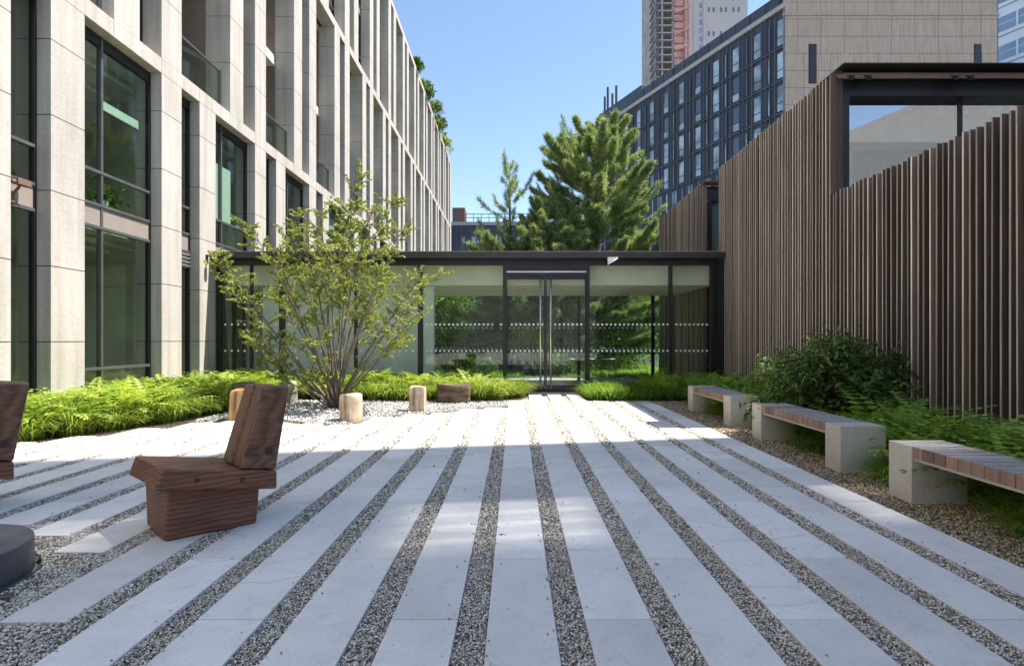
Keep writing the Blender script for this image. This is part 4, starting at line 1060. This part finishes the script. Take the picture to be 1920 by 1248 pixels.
# ------------------------------------------------------------------ garden shrubs seen through the glass
def bush(name, label, c, sx, sy, h, n, lm, cat='shrub', L=(.06, .12), W=(.03, .055), group=None, stem=True, clump=60, spill=0.0):
    t = thing(name, label, cat, c, group); cx, cy, cz = c
    cc = []
    for _ in range(clump):
        a = random.uniform(0, 6.28); q = math.sqrt(random.random()); zz = random.random()**0.8
        k = math.sqrt(max(0, 1-(zz*0.92)**2.2)); cc.append((cx+math.cos(a)*q*sx*k, cy+math.sin(a)*q*sy*k, cz+h*(0.12+0.86*zz)))
    cc = np.array(cc); idx = rng.integers(0, clump, n); s = 0.16*max(sx, h)*0.62
    P = cc[idx]+rng.normal(size=(n, 3))*s*np.array([1, 1, .8]); P[:, 2] = np.maximum(P[:, 2], cz+0.02)
    Dr = rng.normal(size=(n, 3))*0.8+np.array([0, 0, .35])+(P-np.array([cx, cy, cz+h*.3]))*0.4/max(sx, .3)
    V, F = leaf_geo(P, Dr, rng.uniform(*L, n), rng.uniform(*W, n), 0.3)
    tone = rng.uniform(0, 1, clump)
    fast_mesh('foliage', V, F, lm, t, rnd=np.clip(tone[idx]*.5+rng.uniform(0, .5, n), 0, 1))
    m = MB()
    for i in range(0, clump, 2):
        p = cc[i]; m.tube([(cx+random.uniform(-.1, .1), cy+random.uniform(-.1, .1), cz), ((cx+p[0])/2+random.gauss(0, .03), (cy+p[1])/2, cz+(p[2]-cz)*.55), tuple(p)], [.012, .009, .004], 5, caps=False)
    m.build('stems', M['bark'], t)
    return t
GG = 'shrubs in the garden beyond the pavilion'
bush('garden_shrub', 'broad bright green shrub seen through the glass just left of the doors', (-1.2, 20.6, -.05), 1.2, .9, 1.9, 5200, M['leaf_garden'], group=GG)
bush('garden_shrub', 'rounded green shrub seen through the glass of the double doors', (0.95, 20.0, -.05), 1.0, .8, 1.9, 5200, M['leaf_fern_l'], group=GG)
bush('garden_shrub', 'dark green shrub seen through the glass between the doors and the timber fins', (3.2, 20.8, -.05), 1.3, .9, 2.0, 5200, M['leaf_garden'], group=GG)
bush('garden_shrub', 'green shrub behind the black garden fence', (-2.9, 21.5, -.05), 1.1, .8, 2.3, 4500, M['leaf_garden'], group=GG)
bush('garden_shrub', 'low shrub at the foot of the pines behind the doors', (2.0, 18.9, -.05), 0.7, .5, 0.6, 1800, M['leaf_garden'], group=GG)
bush('garden_shrub', 'low shrub in front of the black garden fence', (-1.1, 18.4, -.05), 0.6, .4, 0.7, 1600, M['leaf_garden'], group=GG)
bush('garden_shrub', 'bright leafy shrub just right of the doors beyond the glass', (2.3, 20.2, -.05), 1.1, .7, 1.5, 4500, M['leaf_garden'], group=GG)
bush('garden_tree', 'tall leafy tree behind the doors, left of the tall pine trunk', (0.2, 26, -.05), 2.3, 1.4, 4.3, 9000, M['leaf_garden'], cat='tree', L=(.12, .22), W=(.06, .10), clump=90)
bush('garden_tree', 'tall leafy tree beyond the right hand glass panels', (5.2, 26.5, -.05), 2.2, 1.4, 4.2, 9000, M['leaf_garden'], cat='tree', L=(.12, .22), W=(.06, .10), clump=90)
bush('garden_shrub', 'dense green shrub beside the timber fins beyond the glass', (4.2, 22.5, -.05), 1.0, .8, 1.8, 4500, M['leaf_garden'], group=GG)
bush('garden_shrub', 'low spreading shrub at the left end of the garden', (-4.6, 20.0, -.05), 1.3, .7, 1.3, 3500, M['leaf_garden'], group=GG)
P = np.stack([rng.uniform(-7, 6, 3000), rng.uniform(17.6, 34, 3000), np.full(3000, -.03)], 1); P = P[~((P[:, 0] > .2) & (P[:, 0] < 1.7) & (P[:, 1] < 19.5))]
garden_pts = P
for i, (x, y, s) in enumerate(((-3.6, 30, 3.0), (0.5, 31, 3.2), (3.8, 33, 3.2))):
    bush('background_tree', ['leafy tree far behind the black garden fence', 'leafy tree far behind the pavilion doors', 'leafy tree far behind the tall pine'][i], (x, y, -.05), s*.75, s*.6, 3.9, 7000, M['leaf_garden'], cat='tree', L=(.16, .3), W=(.09, .15), clump=90)

# roof planting on the stone building
for i, (y, s) in enumerate(((39.5, .65), (43.5, .9), (48.5, 1.3), (51.0, 1.1), (56, 1.1))):
    lab = ['small rooftop shrub nearest the camera on the stone building parapet', 'second rooftop shrub from the near end of the parapet', 'largest rooftop shrub on the stone building parapet', 'rooftop shrub just beyond the largest one on the parapet', 'farthest rooftop shrub at the end of the stone parapet'][i]
    bush('rooftop_shrub', lab, (-7.35, y, 21.2), s*.8, s*1.1, s*1.15, 900, M['leaf_garden'] if i < 4 else M['leaf_tree'], L=(.18, .34), W=(.08, .15), group='shrubs on the stone building roof', clump=40)

# ------------------------------------------------------------------ big dark shrub before the fins
bush('leafy_shrub', 'large dense dark green leafy shrub before the timber fins', (4.25, 7.05, -.02), 1.02, 0.60, 1.22, 9000, M['leaf_shrub'], L=(.07, .14), W=(.026, .044), clump=60)

# ------------------------------------------------------------------ grass and fern beds
def inrect(n, x0, x1, y0, y1): return np.stack([rng.uniform(x0, x1, n), rng.uniform(y0, y1, n), np.full(n, -0.02)], 1)
def edge_left(y):                      # front line of the planting on the left
    return np.interp(y, [3.0, 6.5, 7.2, 8.0, 9.0, 10, 11.2, 12.8], [-6.55, -6.15, -5.75, -5.35, -5.15, -5.0, -4.9, -4.9])
def clumps(P, per, Lr, Wr, spread, lean, arch, name, mt, label_kind='stuff', bias=None):
    n = len(P); PP = np.repeat(P, per, 0); N_ = len(PP)
    off = rng.normal(size=(N_, 2))*spread; PP[:, :2] += off
    az = np.arctan2(off[:, 1], off[:, 0])+rng.normal(size=N_)*0.7
    if bias is not None:
        az = np.where(rng.uniform(size=N_) < 0.45, bias+rng.normal(size=N_)*0.8, az)
    ph = np.sin(P[:, 0]*2.3+P[:, 1]*1.1)*np.cos(P[:, 1]*2.9-P[:, 0]); sc = np.repeat(rng.uniform(0.62, 1.15, n)*(1+.16*ph), per)
    V, F = blades(PP, az, rng.uniform(*Lr, N_)*sc, rng.uniform(*Wr, N_), rng.uniform(*lean, N_), rng.uniform(*arch, N_))
    r = np.repeat(np.clip(np.repeat(rng.uniform(.05, .8, n)+.15*ph, per)+rng.normal(size=N_)*.22, 0, 1), 4)
    return setp(fast_mesh(name, V, F, mt, rnd=r), kind='stuff')
P = inrect(1700, -7.15, -4.9, 3.2, 12.75); P = P[P[:, 0] < edge_left(P[:, 1])-0.05]
clumps(P, 34, (.36, .74), (.010, .019), .05, (.1, .5), (.30, .75), 'grass_bed', M['leaf_grass'], bias=-0.2)
P = inrect(1400, -4.95, 0.15, 11.15, 12.7); P = P[(P[:, 0] < -0.25-0.0*P[:, 1]) | (P[:, 1] > 11.5)]
P = P[~((P[:, 0] > -0.1) & (P[:, 1] < 11.9))]; P = P[~((np.abs(P[:, 0]+4.15) < 1.2) & (P[:, 1] < 11.6))]
clumps(P, 32, (.34, .68), (.012, .022), .05, (.1, .5), (.35, .75), 'pavilion_grass_bed', M['leaf_grass'], bias=-1.5)
P = inrect(1300, 1.68, 5.0, 11.2, 12.7)
clumps(P, 28, (.26, .55), (.011, .018), .06, (.1, .5), (.35, .75), 'shade_grass_bed', M['leaf_fern'], bias=-1.5)
P = inrect(1100, 3.62, 4.95, 2.6, 11.2)
clumps(P, 28, (.28, .60), (.009, .016), .06, (.1, .55), (.35, .75), 'border_grass_bed', M['leaf_fern'], bias=3.1)
clumps(garden_pts, 22, (.2, .42), (.012, .02), .09, (.1, .5), (.3, .7), 'garden_grass', M['leaf_fern'])
# dark grass clumps spilling under the benches
P = np.array([(3.45+random.uniform(-.12, .2), y+random.uniform(-.2, .2), -.01) for y in (3.0, 3.2, 3.6, 4.65, 4.75, 5.9, 6.2, 8.6, 8.9) for _ in range(4)])
clumps(P, 60, (.25, .42), (.006, .011), .06, (.2, .7), (.4, .8), 'bench_grass', M['leaf_fern'], bias=3.1)

def ferns(P, H, name, mt, fr=(7, 10), bright=0.0):
    VV = []; FF = []; rr = []; c = 0
    for p, h in zip(P, H):
        nf = random.randint(*fr); a0 = random.uniform(0, 6.28); tone = random.uniform(.1, .9)
        for k in range(nf):
            a = a0+6.283*k/nf+random.gauss(0, .2); L = h*random.uniform(.8, 1.15); el = random.uniform(.75, 1.35)
            d = np.array([math.cos(a), math.sin(a), 0]); s_ = np.array([-math.sin(a), math.cos(a), 0]); q = np.array(p, float); NS = 15; step = L/NS*1.15
            tt = np.clip(tone+random.gauss(0, .15), 0, 1)
            for j in range(NS):
                e = el-1.35*(j/NS)**1.3; dirv = d*math.cos(e)+np.array([0, 0, math.sin(e)]); q2 = q+dirv*step
                nrm = np.cross(dirv, s_); f = j/NS
                wl = L*0.20*math.sin(math.pi*min(1, f*0.85+.15))**0.8*(1-f*.35)
                if f > 0.12:
                    for sgn in (-1, 1):
                        tip = q+s_*sgn*wl+dirv*wl*.35+nrm*random.uniform(-.01, .01)-np.array([0, 0, wl*.15]); mid = (q+tip)/2
                        VV += [q, mid-dirv*step*.42, tip, mid+dirv*step*.42]; FF.append((c, c+1, c+2, c+3)); c += 4; rr.append(tt)
                VV += [q-s_*.002, q+s_*.002, q2+s_*.0015, q2-s_*.0015]; FF.append((c, c+1, c+2, c+3)); c += 4; rr.append(tt*.5)
                q = q2
    return setp(fast_mesh(name, np.array(VV), np.array(FF), mt, rnd=rr), kind='stuff')
P = inrect(330, -7.1, -5.2, 5.5, 12.6); P = P[P[:, 0] < edge_left(P[:, 1])-0.35]
ferns(P, rng.uniform(.55, .85, len(P)), 'fern_bed', M['leaf_fern_l'])
P = inrect(110, -5.2, -0.9, 11.9, 12.7); ferns(P, rng.uniform(.5, .8, len(P)), 'pavilion_fern_bed', M['leaf_fern_l'])
P = np.concatenate([inrect(230, 3.75, 4.95, 2.8, 11.2), inrect(50, 2.9, 4.9, 11.4, 12.6)]); 
P = P[~((np.abs(P[:, 0]-4.25) < .7) & (np.abs(P[:, 1]-7.05) < .5))]
ferns(P, rng.uniform(.5, .85, len(P)), 'border_fern_bed', M['leaf_fern'])
# one tall fern standing out before the shrub
def one_fern(label, p, h, mt):
    o = ferns([p], [h], 'tall_fern', mt, (8, 9)); o['kind'] = ''; del o['kind']
    off = Vector(p); co = np.empty(len(o.data.vertices)*3, np.float32); o.data.vertices.foreach_get('co', co); co = co.reshape(-1, 3)-np.array(off, np.float32); o.data.vertices.foreach_set('co', co.ravel()); o.location = off
    setp(o, label, 'fern')
one_fern('tall upright fern in front of the right end of the dark shrub', (4.05, 5.85, -.02), 0.95, M['leaf_fern'])
one_fern('tall fern with spreading tip standing against the timber fins behind the nearest bench', (4.30, 4.95, -.02), 0.92, M['leaf_fern_l'])

# a few fallen leaves on the slabs
n = 90; P = np.stack([rng.uniform(-4.5, 2.6, n), rng.uniform(2.2, 10.5, n), np.full(n, .006)], 1)
Dl = np.stack([rng.normal(size=n), rng.normal(size=n), rng.normal(size=n)*.05], 1)
V, F = leaf_geo(P, Dl, rng.uniform(.02, .045, n), rng.uniform(.012, .024, n), droop=0.0); V[:, 2] = np.maximum(V[:, 2], .002)
setp(fast_mesh('fallen_leaves', V, F, M['log_dark'], rnd=rng.uniform(0, 1, n)), kind='stuff')
